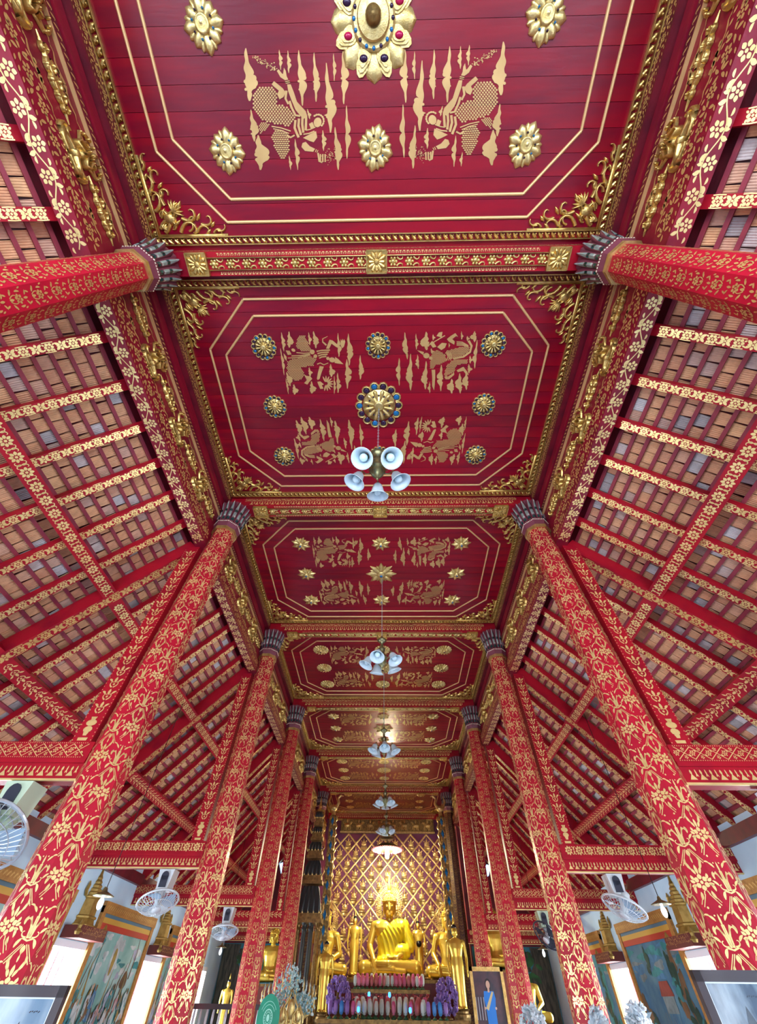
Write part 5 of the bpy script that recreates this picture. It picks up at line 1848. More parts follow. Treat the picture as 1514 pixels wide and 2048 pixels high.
def seated_meshes():
    b = MB()
    torso(b)
    head(b, (0, -.02, 1.54), .60)
    # right arm (viewer's left) reaching down over the shin; left forearm across the lap
    capsule(b, (-.62, .05, 1.32), (-.80, .02, .78), .155, .125, 12); capsule(b, (-.80, .02, .78), (-.62, -.42, .40), .12, .085, 12)
    hand(b, (-.62, -.46, .40), (.05, -.28, -.9), (-1, -.1, 0), .26, 1)
    capsule(b, (.62, .05, 1.32), (.80, .05, .74), .155, .13, 12); capsule(b, (.80, .05, .74), (.30, -.40, .46), .12, .09, 12)
    hand(b, (.30, -.42, .45), (-1, -.1, .03), (0, -1, .1), .28, -1)
    # folded legs
    capsule(b, (-.30, .10, .24), (-1.02, -.22, .21), .25, .22, 14); capsule(b, (-1.02, -.22, .21), (.10, -.52, .16), .20, .12, 14)
    capsule(b, (.30, .10, .24), (1.02, -.22, .21), .25, .22, 14); capsule(b, (1.02, -.22, .21), (-.05, -.50, .30), .20, .12, 14)
    capsule(b, (-.05, -.50, .31), (-.50, -.46, .33), .10, .07, 10); capsule(b, (.10, -.52, .14), (.55, -.50, .12), .10, .07, 10)
    b.ball((0, .0, .20), (.75, .42, .20), 18, 8)
    body = fuse(b, .021, 3, 'body')
    h = MB()                                        # hair curls and knot
    h.ball((0, .02, 2.00), (.262, .29, .24), 18, 10)
    for j in range(7):
        t = .15 + j * .22
        n = max(5, int(26 * math.sin(t)))
        for i in range(n):
            a = 2 * math.pi * i / n
            x, y, z = .27 * math.sin(t) * math.cos(a), .02 + .30 * math.sin(t) * math.sin(a), 2.0 + .25 * math.cos(t)
            if z > 1.97 or y > .05:
                h.ball((x, y, z), .034, 6, 4)
    h.ball((0, .03, 2.27), (.13, .13, .11), 12, 8)
    for i in range(14):
        a = 2 * math.pi * i / 14
        h.ball((.125 * math.cos(a), .03 + .125 * math.sin(a), 2.28), .03, 6, 4)
    h.lathe([(.05, 2.36), (.085, 2.42), (.07, 2.52), (.04, 2.62), (.015, 2.78), (.004, 2.95)], 12, (0, .03, 0))
    hair = h.mesh('hair', M['statue'], True)
    rb = MB(); torso(rb, .035)
    capsule(rb, (.62, .05, 1.32), (.82, .04, .80), .20, .20, 12)
    rb.ball((.45, -.05, .62), (.38, .32, .25), 12, 8); rb.ball((0, -.05, .42), (.55, .42, .14), 14, 8)
    me = fuse(rb, .022, 3, 'robe')
    co = np.empty(len(me.vertices) * 3); me.vertices.foreach_get('co', co); co = co.reshape(-1, 3)
    fold = .016 * np.sin((co[:, 0] * .85 + co[:, 2] * .5 + .06 * np.sin(co[:, 2] * 5)) * 42) * (co[:, 2] > .3)
    ctr = np.array([0.05, .05, 0.9]); d = co - ctr; d[:, 2] *= .3
    d /= np.linalg.norm(d, axis=1)[:, None] + 1e-9
    co = co + d * fold[:, None]
    keep = []
    polys = [tuple(p.vertices) for p in me.polygons]
    for p in polys:
        c = co[list(p)].mean(0)
        line = 1.50 - .78 * (.16 - c[0]) if c[1] < .1 else 1.50 - .9 * (.3 - c[0])      # bare right shoulder
        if c[2] < line and c[2] > .34:
            keep.append(p)
    out = MB(); out.v = [tuple(v) for v in co]; out.f = keep; out.mi = [0] * len(keep)
    robe = out.mesh('robe', M['robe'], True)
    hl = MB()                                       # aureole of fine gold rays
    TH = lambda x, y, z: (x, .30 - z, 1.95 + y)
    for i in range(44):
        a = math.pi * (-.30 + 1.60 * i / 43)
        L = .62 + .10 * (i % 2) + (.22 * max(0, math.sin(a)) ** 6)
        hl.ridge([(math.cos(a) * .36, math.sin(a) * .40), (math.cos(a) * .5, math.sin(a) * .54), (math.cos(a) * L, math.sin(a) * L * 1.08)], [.03, .022, .006], .015, TH)
    for rr_, w in ((.40, .035), (.50, .025), (.58, .02)):
        hl.ridge([(rr_ * math.cos(math.pi * (-.3 + 1.6 * i / 40)), rr_ * 1.08 * math.sin(math.pi * (-.3 + 1.6 * i / 40))) for i in range(41)], w, .02, TH)
    for i in range(36):
        a = math.pi * (-.3 + 1.6 * i / 35)
        hl.dome(.45 * math.cos(a), .486 * math.sin(a), .028, .03, 6, TH)
    halo = hl.mesh('aureole', M['gilt_pale'], True)
    # face paint: dark brows, eyes and lips
    fp = MB()
    for s in (-1, 1):
        fp.ball((s * .10, -.262, 1.855), (.05, .014, .012), 8, 4)
    eyes = fp.mesh('eye', M['black'], True)
    return body, hair, robe, halo, eyes


S_BODY, S_HAIR, S_ROBE, S_HALO, S_EYES = seated_meshes()
for me in (S_BODY,):
    me.materials.clear(); me.materials.append(M['statue'])


def standing_mesh():
    """1.9 tall, robe to the ankles, faces -y"""
    b = MB()
    loft(b, [(0, .20, .13), (.05, .19, .12), (.35, .19, .13), (.65, .205, .14), (.90, .215, .145), (1.10, .19, .13), (1.28, .235, .145), (1.40, .26, .13), (1.49, .20, .10), (1.53, .10, .08)], 16)
    head(b, (0, -.01, 1.56), .22)
    for s in (-1, 1):
        b.ball((s * .25, 0, 1.42), (.08, .08, .08), 8, 6)
        capsule(b, (s * .28, 0, 1.42), (s * .33, .01, 1.08), .062, .05, 10); capsule(b, (s * .33, .01, 1.08), (s * .31, -.04, .80), .048, .035, 10)
        hand(b, (s * .31, -.05, .79), (0, -.1, -1), (-s, 0, 0), .10, 1)
        b.ball((s * .09, -.08, .02), (.06, .13, .035), 8, 6)
    b.ball((0, .01, 1.78), (.095, .10, .075), 10, 8); b.ball((0, .01, 1.86), (.05, .05, .045), 8, 6)
    me = fuse(b, .0125, 3, 'body')
    me.materials.clear(); me.materials.append(M['statue'])
    f = MB(); f.lathe([(.03, 1.88), (.035, 1.92), (.02, 2.0), (.004, 2.1)], 10, (0, .01, 0)); h = f.mesh('finial', M['statue'], True)
    hr = MB(); hr.ball((0, .012, 1.79), (.099, .105, .077), 12, 8); hair = hr.mesh('hair', M['black'], True)
    return me, h, hair


ST_BODY, ST_FIN, ST_HAIR = standing_mesh()


def seated(x, y, z, sc, label, halo=True, robe=True, mat=None):
    r_ = thing('buddha_statue', label, 'statue', (x, y, z), group='golden statues')
    r_.scale = (sc,) * 3
    bd = put('body', S_BODY, r_); put('hair', S_HAIR, r_); put('eyes', S_EYES, r_, stuff=True)
    if robe:
        put('robe', S_ROBE, r_)
    if halo:
        put('aureole', S_HALO, r_, stuff=True)
    return r_


def standing(x, y, z, sc, label, bowl=False):
    r_ = thing('standing_statue', label, 'statue', (x, y, z), group='standing golden statues')
    r_.scale = (sc,) * 3
    put('body', ST_BODY, r_); put('finial', ST_FIN, r_); put('hair', ST_HAIR, r_)
    g = MB(); g.lathe([(.27, -.16), (.27, -.10), (.22, -.08), (.22, -.04), (.26, 0), (.2, .012)], 16); g.build('lotus_base', M['gilt_dark'], r_)
    if bowl:
        g = MB(); g.lathe([(.03, .92), (.11, .96), (.15, 1.05), (.12, 1.12), (.09, 1.14)], 16, (0, -.22, 0)); g.build('alms_bowl', M['black'], r_, True)
    return r_


# tiered altar
def plinth(name, label, x0, x1, y0, y1, z1, mat, trims=()):
    r_ = thing(name, label, 'altar', ((x0 + x1) / 2, (y0 + y1) / 2, -ZC))
    hx, hy = (x1 - x0) / 2, (y1 - y0) / 2
    g = MB(); g.box(-hx, hx, -hy, hy, 0, z1 + ZC - .08); g.build('body', mat, r_)
    g = MB(); g.box(-hx - .04, hx + .04, -hy - .04, hy + .04, z1 + ZC - .08, z1 + ZC); g.build('top_slab', M['gilt_dark'], r_)
    return r_, hx, hy


plinth('altar_dais', 'dark gilded dais carrying the large golden statues', -3.3, 3.5, 21.75, 24.6, .52, M['maroon'])
sh, hx, hy = plinth('offering_shelf', 'dark shelf with red sequin front before the main golden statue', XA - 1.2, XA + 1.3, 20.0, 20.6, .27, M['plaque'])
g = MB(); rr = random.Random(9)
for i in range(150):
    g.ball((rr.uniform(-hx, hx), -hy - .012, ZC + rr.uniform(.05, .18)), rr.uniform(.02, .035), 6, 4)
g.build('sequins', material('red_sequins', (.75, .08, .09), .2, .5, (.75, .3, .3), 30), sh, True, stuff=True)
lo_sh, hx2, hy2 = plinth('offering_table', 'low dark offering table in front of the altar', XA - 2.05, XA + 2.25, 18.3, 19.3, -.30, M['dark'])
main_thr = thing('throne', 'gilded lotus throne under the main golden statue', 'throne', (XA + .06, 22.85, .52), group=None)
g = MB(); g.box(-1.28, 1.28, -.62, .55, 0, .05); g.build('slab', M['gilt_dark'], main_thr)
g = MB()
for i in range(26):
    g.ball((-1.2 + i * .096, -.62, .045), (.05, .035, .045), 8, 5)
g.build('lotus_petals', M['statue'], main_thr, True, stuff=True)
seated(XA + .06, 22.85, .60, 1.0, 'large golden seated statue in a yellow robe before the gilded lattice')
seated(-2.42, 22.75, .57, .80, 'golden seated statue left of the main statue, half hidden by a jewelled pillar', True, False)
seated(2.55, 22.75, .57, .80, 'golden seated statue right of the main statue, half hidden by a jewelled pillar', True, False)
standing(-1.28, 24.05, .68, .88, 'slim golden standing statue behind the main statue on the left')
standing(1.42, 24.05, .665, .82, 'slim golden standing statue holding a black bowl, right of the main statue', True)
for x, y, z, sc, lab in ((-1.98, 19.75, -.2, .80, 'tall golden standing statue before the left jewelled pillar'), (2.44, 19.75, -.1, .98, 'tall golden standing statue before the right jewelled pillar')):
    q = standing(x, y, z, sc, lab)
    zb = z - .16 * sc
    o = thing('pedestal', 'gilded pedestal under the %s tall standing statue' % ('left' if x < 0 else 'right'), 'pedestal', (x, y, -ZC))
    g = MB(); hh = zb + ZC; g.lathe([(.27, 0), (.27, .1), (.23, .14), (.21, hh * .5), (.22, hh - .12), (.26, hh - .06), (.26, hh)], 8); g.build('body', M['gilt_dark'], o)

# aisle statues on stone plinths
for x, y, z, sc, hl, lab in ((3.98, 20.35, .72, .62, False, 'bright golden seated statue glimpsed between the far right columns'), (4.42, 19.0, -.35, .50, False, 'dark golden seated statue low in the right aisle'), (-3.95, 20.35, .35, .55, False, 'golden seated statue glimpsed between the far left columns')):
    seated(x, y, z + .055 * sc, sc, lab, hl, False)
    o = thing('plinth', 'dark plinth under the %s' % lab, 'plinth', (x, y, -ZC))
    g = MB(); hh = z + ZC; g.box(-.62 * sc * 2, .62 * sc * 2, -.62 * sc, .62 * sc, 0, hh - .06); g.build('body', M['plaque'], o)
    g = MB(); g.box(-.65 * sc * 2, .65 * sc * 2, -.66 * sc, .66 * sc, hh - .06, hh); g.build('slab', M['gilt_dark'], o)
standing(-5.05, 19.6, -.62, .56, 'small golden standing statue on the rail at the left tree mural')
o = thing('statue_stand', 'dark stand under the small golden statue at the left mural', 'stand', (-5.05, 19.6, -ZC))
g = MB(); g.box(-.3, .3, -.3, .3, 0, ZC - .62 - .16 * .56); g.build('body', M['dark'], o)

# ------------------------------------------------------------------ jewelled pillars with bird finials
def jewel_pillar(x, s, side):
    r_ = thing('jewelled_pillar', 'gilded pillar set with blue gems, %s of the altar' % side, 'pillar', (x, 20.75, -ZC), group='jewelled pillars')
    g = MB()
    g.box(-.15, .15, -.10, .10, 0, 4.95 + ZC); g.build('shaft', M['gilt_dark'], r_)
    g = MB(); T = lambda xx, y, z: (xx, -.10 - z, y)
    y = .8
    i = 0
    while y < 4.8 + ZC:
        q = 1 if i % 2 else -1
        g.ridge(curl(q * .05, y, 1.57 - q * .4, .34, q * 4.0), [.07 - .006 * j for j in range(9)], .06, T)
        g.ridge(curl(-q * .11, y + .1, 1.57 + q * .3, .26, -q * 3.6), [.05 - .004 * j for j in range(9)], .05, T)
        g.dome(-q * .07, y + .14, .05, .06, 8, T)
        y += .20; i += 1
    g.build('scrollwork', M['gilt'], r_, True, stuff=True)
    for i in range(10):
        g = MB(); z = 1.2 + ZC + i * .40
        g.add([(0, -.24, z), (0, -.15, z - .15), (-.07, -.15, z), (0, -.15, z + .15), (.07, -.15, z)], [(0, 1, 2), (0, 2, 3), (0, 3, 4), (0, 4, 1), (1, 2, 3, 4)]); g.build('blue_gem', M['bluegem'], r_)
    # flame-edged crest
    g = MB()
    for i in range(16):
        z = .9 + ZC + i * .26
        g.ridge([(s * -.15, z), (s * -.20, z + .08), (s * -.17, z + .2)], [.05, .06, .006], .05, T)
    g.build('flame_edge', M['gilt'], r_, True, stuff=True)
    b = thing('bird_finial', 'gilded swan figure on top of the %s jewelled pillar' % side, 'finial', (x, 20.75, 4.95), group='gilded swans')
    g = MB(); c = -s
    capsule(g, (0, 0, .05), (0, 0, .28), .10, .07); g.ball((0, 0, .34), (.17, .12, .12), 12, 8)
    for p, q_, ra, rb in (((c * .10, 0, .38), (c * .20, 0, .52), .075, .06), ((c * .20, 0, .52), (c * .16, 0, .70), .06, .045), ((c * .16, 0, .70), (c * .26, 0, .80), .045, .05), ((c * .26, 0, .80), (c * .40, 0, .78), .045, .015), ((c * -.12, 0, .38), (c * -.24, 0, .58), .08, .04), ((c * -.24, 0, .58), (c * -.18, 0, .80), .05, .012)):
        capsule(g, p, q_, ra, rb)
    me = fuse(g, .016, 2, 'bird'); me.materials.clear(); me.materials.append(M['gilt_pale'])
    put('bird', me, b)
    g = MB(); g.lathe([(.15, 0), (.15, .04), (.09, .08)], 12); g.build('base', M['gilt_dark'], b)


jewel_pillar(-2.24, -1, 'left'); jewel_pillar(2.47, 1, 'right')

# ------------------------------------------------------------------ tall tiered tower shrine beside the left pillar
tw_ = thing('tower_shrine', 'tall gilded tower shrine with charcoal tiered roofs beside the left columns', 'shrine', (-2.72, 19.85, -ZC))
g = MB(); g.box(-.42, .42, -.30, .30, 0, .9); g.box(-.46, .46, -.34, .34, .9, 1.0); g.build('base', M['gilt_dark'], tw_)
for x in (-.34, -.12, .12, .34):
    for y in (-.24, .24):
        g = MB(); g.tube([(x, y, 1.0), (x, y, 3.15)], [.05, .04], 8); g.lathe([(.04, 2.95), (.07, 3.0), (.04, 3.08), (.08, 3.15)], 8, (x, y, 0)); g.build('pillar', M['gilt_dark'] if abs(x) > .2 else M['tower'], tw_)
zb = 3.15
for i, (w, hh) in enumerate(((.47, 1.0), (.36, .72), (.29, .56), (.22, .48), (.16, .5))):
    g = MB(); g.box(-w - .03, w + .03, -w * .7, w * .7, zb, zb + .10); g.box(-w + .02, w - .02, -w * .62, w * .62, zb + .10, zb + .24); g.build('cornice', M['gilt_dark'], tw_)
    g = MB()
    v = []; f = []
    for j in range(7):
        t = j / 6
        q = w * (1.0 - .42 * t ** .6)
        v += [(-q, -q * .7, zb + .24 + t * (hh - .3)), (q, -q * .7, zb + .24 + t * (hh - .3)), (q, q * .7, zb + .24 + t * (hh - .3)), (-q, q * .7, zb + .24 + t * (hh - .3))]
    for j in range(6):
        for k2 in range(4):
            f.append((j * 4 + k2, j * 4 + (k2 + 1) % 4, j * 4 + 4 + (k2 + 1) % 4, j * 4 + 4 + k2))
    g.add(v, f); g.build('roof_tier', M['tower'], tw_)
    n = 5
    g = MB()
    for j in range(n):
        x = -w * .85 + 1.7 * w * j / (n - 1)
        g.tube([(x, -w * .72, zb + .26), (x * .9, -w * .66, zb + .26 + (hh - .3) * .5), (x * .62, -w * .44, zb + hh - .06)], [.035, .03, .02], 6)
    g.build('roof_ribs', M['tower'], tw_, True, stuff=True)
    g = MB()
    for j in range(n):
        x = -w * .85 + 1.7 * w * j / (n - 1)
        g.lathe([(.012, 0), (.028, .03), (.02, .08), (.004, .16)], 6, (x, -w * .74, zb + .22))
    for q in (-1, 1):
        g.tube([(q * w, -w * .7, zb + .2), (q * (w + .07), -w * .7, zb + .32), (q * (w + .03), -w * .7, zb + .48)], [.03, .025, .004], 6)
    g.build('gold_fringe', M['gilt'], tw_, True, stuff=True)
    zb += hh
g = MB(); g.lathe([(.08, zb), (.05, zb + .1), (.06, zb + .14), (.004, zb + .5)], 10); g.build('spire', M['gilt'], tw_)

# ------------------------------------------------------------------ lotus buds and flowers on the offering shelves
BUDC = {'pink': material('pink_lotus', (.62, .10, .24), .5, 0, (.75, .28, .38), 8), 'white': material('white_lotus', (.66, .74, .70), .5, 0, (.45, .6, .55), 8), 'rose': material('rose_lotus', (.48, .10, .12), .5, 0, (.6, .22, .2), 8), 'blue': material('blue_flower', (.03, .22, .62), .5, 0, (.1, .35, .75), 8), 'violet': material('violet_flower', (.26, .14, .46), .5, 0, (.38, .24, .6), 8)}
STEM = material('green_stem', (.03, .13, .05), .5)
g = MB()
for j in range(6):
    a = 2 * math.pi * j / 6
    T = lambda x, y, z: (x * math.cos(a) - y * math.sin(a), x * math.sin(a) + y * math.cos(a), z)
    g.ball((.018, 0, .13), (.035, .038, .085), 8, 6, T=T)
BUDB = {k: g.mesh('petals', m, True) for k, m in BUDC.items()}
g = MB(); g.tube([(0, 0, 0), (0, 0, .08)], .012, 5); g.lathe([(.05, 0), (.05, .015), (.02, .03)], 8)
for j in range(4):
    a = 2 * math.pi * j / 4
    g.tube([(.01 * math.cos(a), .01 * math.sin(a), .05), (.05 * math.cos(a), .05 * math.sin(a), .08)], [.014, .004], 4)
BUDS = g.mesh('stem', STEM, True)
rr = random.Random(21)


def bud(x, y, z, c, where, sc):
    o = thing('lotus_bud', '%s lotus bud %s' % (c, where), 'flower', (x, y, z), rz=rr.random() * 6, group='%s lotus buds %s' % (c, where))
    o.scale = (sc, sc, sc * 1.25)
    put('petals', BUDB[c], o); put('stem', BUDS, o)


for row, (y, z, n) in enumerate(((20.12, .27, 17), (20.36, .27, 15))):
    for i in range(n):
        x = XA - 1.12 + 2.34 * (i + .5 * (row)) / n
        bud(x, y, z, rr.choice(('pink', 'white', 'white', 'pink', 'rose')), 'on the red sequin shelf', 1.1 + .2 * row)
for row, (y, n) in enumerate(((18.48, 21), (18.74, 20), (19.0, 19))):
    for i in range(n):
        x = XA - 1.75 + 3.6 * (i + .5 * (row % 2)) / n
        c = rr.choice(('pink', 'white', 'white', 'rose'))
        if abs(x - XA) > 1.1:
            if row:
                continue
            c = rr.choice(('blue', 'violet', 'violet', 'blue'))
        bud(x, y, -.30, c, 'on the low offering table', 1.25 + .16 * row)

# purple garlands heaped left and right of the shelf
g = MB()
for j in range(3):
    q = [(.055 * math.cos(2 * math.pi * i / 8), .02 * j - .02, .075 * math.sin(2 * math.pi * i / 8)) for i in range(9)]
    g.tube(q, .017, 5, caps=False)
LOOP = g.mesh('orchid_loop', BUDC['violet'], True)
LOOP2 = g.mesh('orchid_loop', material('lilac_orchid', (.33, .22, .62), .5, 0, (.2, .12, .42), 8), True)
for x, side in ((-1.42, 'left'), (1.92, 'right')):
    o = thing('orchid_garland', 'heap of purple orchid garlands %s of the sequin shelf' % side, 'garland', (x, 19.0, -.30))
    g = MB(); g.lathe([(.14, 0), (.15, .03), (.08, .06), (.06, .5), (.01, .6)], 14); g.build('stand', M['gilt_dark'], o, True)
    for i in range(120):
        t = rr.random(); a = rr.random() * 2 * math.pi
        rad = (.26 + .07 * rr.random()) * math.sin(math.pi * (.18 + .7 * t))
        z = .13 + .66 * t
        put('orchid_loop', LOOP if rr.random() < .5 else LOOP2, o, (rad * math.cos(a) * 1.15, rad * math.sin(a) * .8, z), rot=(rr.uniform(-.7, .7), rr.uniform(-.7, .7), rr.random() * 6), scale=.72)

# ------------------------------------------------------------------ framed portrait on the right, before the altar columns
def portrait():
    o = thing('portrait', 'tall gold-framed portrait of a standing person in a blue dress with sash', 'picture', (2.82, 16.5, -ZC))
    hw, z0, z1 = .42, -.75 + ZC, .64 + ZC
    for nm, b in (('frame_side', (-hw - .04, -hw + .04, z0, z1)), ('frame_side', (hw - .04, hw + .04, z0, z1)), ('frame_top', (-hw - .04, hw + .04, z1 - .08, z1)), ('frame_bottom', (-hw - .04, hw + .04, z0, z0 + .08))):
        g = MB(); g.box(b[0], b[1], -.04, .03, b[2], b[3]); g.build(nm, M['gilt'], o)
    g = MB(); g.box(-hw, hw, 0, .02, z0, z1); g.build('print', material('portrait_backdrop', (.10, .05, .06), .4, 0, (.04, .035, .05), 5), o)
    cols = [material('portrait_' + n, c, .4) for n, c in (('dress', (.02, .20, .62)), ('skin', (.62, .40, .28)), ('hair', (.02, .015, .015)), ('sash', (.60, .50, .25)), ('carpet', (.28, .02, .04)), ('rail', (.38, .40, .44)))]
    T = lambda x, y, z: (x, -z, y + ZC)
    g = MB()
    g.decal([[(-.43, -.70), (.43, -.70), (.43, -.50), (-.43, -.50)]], T, .001, 4)
    for i in range(5):
        g.decal([[(-.38 + .07 * i, -.25), (-.36 + .07 * i, -.25), (-.36 + .07 * i, .12), (-.38 + .07 * i, .12)]], T, .002, 5)
    g.decal([[(-.13, .22), (.13, .22), (.16, .1), (.13, -.05), (.12, -.62), (-.10, -.62), (-.12, -.05), (-.15, .1)]], T, .004, 0)
    g.decal([circ(0, .33, .055, 14, .07)], T, .005, 1); g.decal([[(-.025, .2), (.025, .2), (.025, .28), (-.025, .28)]], T, .0045, 1)
    g.decal([circ(0, .36, .075, 14, .08), [(-.075, .36), (-.05, .22), (.05, .22), (.075, .36)]], T, .003, 2)
    g.decal([[(.08, .22), (.12, .2), (-.06, -.1), (-.12, -.06)]], T, .005, 3)
    g.decal([circ(-.14, -.06, .025, 8), circ(.14, -.06, .025, 8)], T, .005, 1)
    g.build('painted_person', cols, o, stuff=True)
    for s in (-1, 1):
        g = MB(); g.box(s * .35 - .03, s * .35 + .03, -.02, .05, 0, z0); g.box(s * .35 - .03, s * .35 + .03, -.2, .25, 0, .05); g.build('stand_leg', M['dark'], o)


portrait()

# ------------------------------------------------------------------ black-framed photographs close to the lens
def photo(x, y, z1, hw, hh, turn, label, tint):
    o = thing('framed_photo', label, 'picture', (x, y, -ZC), rz=R(turn), group='black framed photographs')
    t = z1 + ZC; b = t - hh
    w = .045
    for nm, q in (('frame_side', (-hw, -hw + w, b, t)), ('frame_side', (hw - w, hw, b, t)), ('frame_top', (-hw, hw, t - w, t)), ('frame_bottom', (-hw, hw, b, b + w))):
        g = MB(); g.box(q[0], q[1], -.03, .02, q[2], q[3]); g.build(nm, M['dark'], o)
    for nm, q in (('inner_bead', (-hw + w, -hw + w + .008, b + w, t - w)), ('inner_bead', (hw - w - .008, hw - w, b + w, t - w)), ('inner_bead', (-hw + w, hw - w, t - w - .006, t - w))):
        g = MB(); g.box(q[0], q[1], -.02, .0, q[2], q[3]); g.build(nm, M['wire'], o)
    g = MB(); g.box(-hw + .01, hw - .01, -.005, .01, b + .01, t - .01)
    g.build('print', material('photo_print', tint[0], .12, 0, tint[1], 9, .42, .62, coat=.6, stretch=(1, 1, .35)), o)
    T = lambda xx, yy, z: (xx, -.005 - z, yy)
    g = MB()
    g.decal([[(-.02, b + .05), (.05, b + .05), (.045, t - .20), (.02, t - .13), (-.01, t - .2)]], T, .002)
    g.decal([[(-hw + .05, b + .05), (-.05, b + .05), (-.09, t - .3), (-hw + .05, t - .22)]], T, .002)
    g.decal([stroke([(.05 + .012 * i, t - .10 + .004 * (i % 2)), (.058 + .012 * i, t - .094)], .004) for i in range(5)], T, .002)
    g.build('photo_shapes', material('photo_dark', tint[2], .15, coat=.6), o, stuff=True)
    g = MB(); g.box(-hw - .1, hw + .1, -.2, .25, b - .04, b); g.build('shelf', M['dark'], o)
    for sx_ in (-1, 1):
        for yy in (-.15, .2):
            g = MB(); g.box(sx_ * hw - .02, sx_ * hw + .02, yy - .02, yy + .02, 0, b - .04); g.build('leg', M['dark'], o)


photo(-2.03, 3.6, .045, .215, .55, 6, 'black framed photograph at the lower left corner showing a pale sky', ((.18, .30, .42), (.30, .42, .52), (.012, .02, .035)))
photo(2.12, 3.6, .14, .205, .60, -4, 'black framed photograph at the lower right corner with dark trees', ((.05, .08, .13), (.25, .33, .40), (.02, .03, .05)))

# ------------------------------------------------------------------ side offerings: crystal tree, gilt shrine, green disc fan, white bouquets
tb = thing('side_table', 'dark table holding the crystal tree and the small gilded shrine', 'table', (-2.0, 14.5, -ZC))
g = MB(); g.box(-.9, .8, -1.3, 1.0, ZC - .75, ZC - .70); g.build('table_top', M['dark'], tb)
for x in (-.8, .7):
    for y in (-1.2, .9):
        g = MB(); g.box(x - .04, x + .04, y - .04, y + .04, 0, ZC - .75); g.build('leg', M['dark'], tb)
CRY = material('crystal_beads', (.72, .86, .84), .12, .2, (.25, .5, .55), 25, .45, .55)
ct = thing('crystal_tree', 'glittering silver and crystal offering tree beside the third left column', 'ornament', (-2.30, 14.9, -.70))
g = MB(); g.lathe([(.30, 0), (.30, .05), (.12, .10), (.05, .18), (.05, .6)], 14); g.build('stem', M['gilt_dark'], ct, True)
g = MB()
for i in range(11):
    a = math.pi * (.05 + .9 * i / 10)
    L = .62 + .55 * math.sin(a) ** 3
    c_ = math.cos(a)
    pts = [(0, 0, .35), (c_ * .35, -.05, .42), (c_ * .62, -.06, .55), (c_ * .66, -.06, .55 + L * .45), (c_ * .62, -.06, .6 + L * .5)]
    g.tube(pts, [.022, .02, .018, .014, .006], 6)
g.build('branches', M['gilt_pale'], ct, True, stuff=True)
g = MB()
for i in range(700):
    a = math.pi * rr.uniform(.03, .97); c_ = math.cos(a)
    z = rr.uniform(.5, .78 + .55 * math.sin(a) ** 6)
    g.ball((c_ * .68 * rr.uniform(.3, 1), rr.uniform(-.18, .12), z), rr.uniform(.016, .032), 5, 4)
for i in range(14):
    x = -.6 + 1.2 * i / 13
    g.lathe([(.02, 0), (.012, .06), (.02, .08), (.002, .16)], 6, (x, -.05, .80 + .35 * math.exp(-(x * 3.2) ** 2)))
g.build('crystals', CRY, ct, stuff=True)
gs = thing('gilt_shrine', 'small ornate gilded shrine with pointed arches in front of the crystal tree', 'shrine', (-1.98, 13.5, -.70))
g = MB(); g.box(-.24, .24, -.12, .12, 0, .56); g.build('body', M['gilt_pale'], gs)
g = MB(); T = lambda x, y, z: (x, -.12 - z, y)
for x, z, w, h2 in ((0, .50, .15, .36), (-.17, .42, .11, .26), (.17, .42, .11, .26)):
    g.ridge([(x - w, z), (x - w, z + h2 * .35), (x - w * .5, z + h2 * .6), (x, z + h2), (x + w * .5, z + h2 * .6), (x + w, z + h2 * .35), (x + w, z)], [.03, .035, .04, .02, .04, .035, .03], .04, T)
    g.dome(x, z + .1, w * .6, .03, 10, T, ry=h2 * .4)
g.build('arches', M['gilt_pale'], gs, True, stuff=True)
g = MB()
for i in range(80):
    g.dome(rr.uniform(-.21, .21), rr.uniform(.02, .5), .022, .015, 6, T)
g.build('studs', M['gilt'], gs, True, stuff=True)
dk = thing('disc_fan', 'green ceremonial disc fan with a pale round emblem', 'fan', (-2.22, 12.2, -ZC), rz=R(-8))
GRN = material('green_silk', (.01, .24, .14), .5, 0, (.01, .32, .19), 4)
T = lambda x, y, z: (x, -z, ZC - .20 + y)
g = MB(); g.prism(circ(0, 0, .225, 32, .29), -.012, .012, T); g.build('disc', GRN, dk)
g = MB()
for r_, w in ((.085, .012), (.055, .006)):
    g.decal([stroke([(r_ * math.cos(2 * math.pi * i / 24), r_ * 1.2 * math.sin(2 * math.pi * i / 24)) for i in range(25)], w)], T, .014)
for i in range(16):
    a = 2 * math.pi * i / 16
    g.decal([stroke([(.06 * math.cos(a), .072 * math.sin(a)), (.08 * math.cos(a), .096 * math.sin(a))], .006)], T, .014)
g.decal([circ(0, 0, .03, 10, .045)], T, .014)
for q in (1, -1):
    for rr2 in (.13, .165):
        g.decal([stroke([(rr2 * math.cos(a), q * rr2 * 1.2 * math.sin(a)) for a in np.linspace(.5, 2.64, 14)], .006)], T, .014)
g.build('emblem', material('pale_emblem', (.35, .75, .62), .5), dk, stuff=True)
g = MB(); g.tube([(0, .02, .02), (0, .02, ZC - .2)], .014, 8); g.lathe([(.14, 0), (.14, .03), (.03, .06)], 14); g.build('pole', M['gilt_dark'], dk)

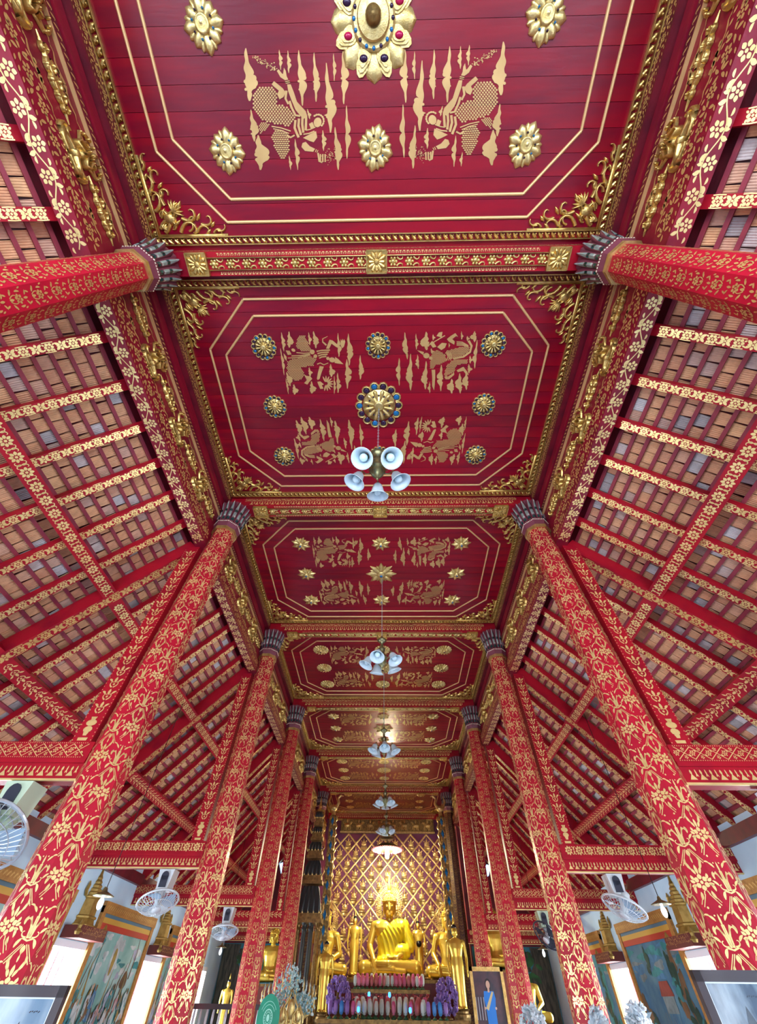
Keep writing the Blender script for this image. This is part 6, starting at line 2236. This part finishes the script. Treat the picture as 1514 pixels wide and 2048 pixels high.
WHT = material('white_petals', (.66, .74, .78), .6, 0, (.5, .6, .68), 6)
g = MB()
for j in range(5):
    a = 2 * math.pi * j / 5
    T = lambda x, y, z: (x * math.cos(a) - y * math.sin(a), x * math.sin(a) + y * math.cos(a), z)
    g.ball((.032, 0, .012), (.032, .022, .010), 6, 4, T=T)
g.ball((0, 0, .012), .012, 6, 4)
BLOS = g.mesh('blossom', WHT, True)
g = MB(); g.add([(0, 0, 0), (.03, .02, .01), (.085, 0, .03), (.03, -.02, .01)], [(0, 1, 2, 3)]); g.add([(0, 0, -.003), (.03, .02, .007), (.085, 0, .027), (.03, -.02, .007)], [(3, 2, 1, 0)])
LF = g.mesh('leaf', material('pale_leaf', (.36, .46, .52), .5, 0, (.2, .3, .3), 6))
for x, y, zt, wx, lab, n in ((2.42, 10.2, -.02, .34, 'bouquet of white flowers before the third right column', 70), (2.73, 8.0, -.02, .17, 'small white bouquet left of the second right column foot', 40), (3.14, 7.7, .0, .24, 'bouquet of white flowers under the right window', 60)):
    o = thing('flower_bouquet', lab, 'flowers', (x, y, -ZC), group='white bouquets')
    g = MB(); g.lathe([(.10, 0), (.14, .05), (.07, .2), (.12, .6), (.16, ZC - .62), (.11, ZC - .52), (.13, ZC - .48)], 16); g.build('vase', M['gilt_dark'], o, True)
    for i in range(int(n * 1.7)):
        a = rr.random() * 2 * math.pi; t = rr.random() ** .7
        rad = wx * (1 - .75 * t * t) * math.sqrt(rr.random())
        p = (rad * math.cos(a), rad * math.sin(a) * .8, ZC + zt - .50 + .50 * t)
        put('blossom' if i % 4 else 'leaf', BLOS if i % 4 else LF, o, p, rot=(rr.uniform(-1.3, 1.3), rr.uniform(-1.3, 1.3), rr.random() * 6), scale=1.05)
    g = MB()
    for i in range(8):
        a = 2 * math.pi * i / 8
        g.tube([(0, 0, ZC - .55), (wx * .4 * math.cos(a), wx * .4 * math.sin(a), ZC + zt - .2)], .006, 4)
    g.build('stems', STEM, o, stuff=True)

# low rail in front of the left tree mural
rl = thing('altar_rail', 'dark wooden rail with pale balusters below the left tree mural', 'railing', (-4.4, 17.6, -ZC))
g = MB(); g.box(-1.4, 1.1, -.06, .06, ZC - .16, ZC - .06); g.build('top_rail', M['dark'], rl)
g = MB(); g.box(-1.4, 1.1, -.05, .05, .1, .18); g.build('bottom_rail', M['dark'], rl)
g = MB(); g.lathe([(.025, .18), (.04, .4), (.022, .6), (.035, ZC - .3), (.025, ZC - .16)], 8); bm_ = g.mesh('baluster', M['reveal'], True)
for i in range(14):
    put('baluster', bm_, rl, (-1.3 + i * .18, 0, 0))
for x in (-1.4, 1.1):
    g = MB(); g.box(x - .05, x + .05, -.06, .06, 0, ZC - .02); g.build('newel', M['dark'], rl)

# small blue votive lamps and gilded flame stands between the buds
BLUEL = material('blue_votive_glass', (.02, .12, .8), .1, emit=(.05, .25, 1.0), estr=2.5)
for i, (x, y, z) in enumerate(((-.62, 19.95, .30), (.02, 19.95, .27), (.62, 18.32, -.30), (-.9, 18.32, -.30))):
    q = i < 2
    yy = 19.18 if q else y
    o = thing('votive_lamp', ['blue votive lamp on a tall gilt stem, left of the middle', 'blue votive lamp on a tall gilt stem at the middle of the table', 'low blue votive lamp among the buds on the right', 'low blue votive lamp among the buds on the left'][i], 'lamp', (x + XA, yy, -.30), group='blue votive lamps')
    hh = .40 if q else .12
    g = MB(); g.lathe([(.05, 0), (.05, .015), (.012, .03), (.012, hh - .02), (.04, hh)], 10); g.build('stem', M['gilt'], o, True)
    g = MB(); g.lathe([(.02, hh), (.045, hh + .03), (.04, hh + .09), (.02, hh + .11)], 12); g.build('glass', BLUEL, o, True)
for i in range(5):
    x = XA - .95 + i * .475
    o = thing('candle_stand', 'slender gilded candle stand, %s of five along the table front' % ['leftmost', 'second', 'middle', 'fourth', 'rightmost'][i], 'candlestick', (x + .09, 18.86, -.30), group='gilded candle stands')
    g = MB(); g.lathe([(.04, 0), (.04, .015), (.01, .03), (.01, .2), (.02, .22), (.01, .24)], 8); g.build('stem', M['gilt'], o, True)
    for q in (-1, 1):
        g = MB(); g.tube([(0, 0, .18), (q * .05, 0, .2), (q * .06, 0, .27), (q * .045, 0, .33)], [.01, .012, .01, .003], 6); g.build('arm', M['gilt'], o, True)
    g = MB(); g.lathe([(.012, .24), (.018, .28), (.003, .38)], 8); g.build('flame_tip', M['gilt_pale'], o, True)
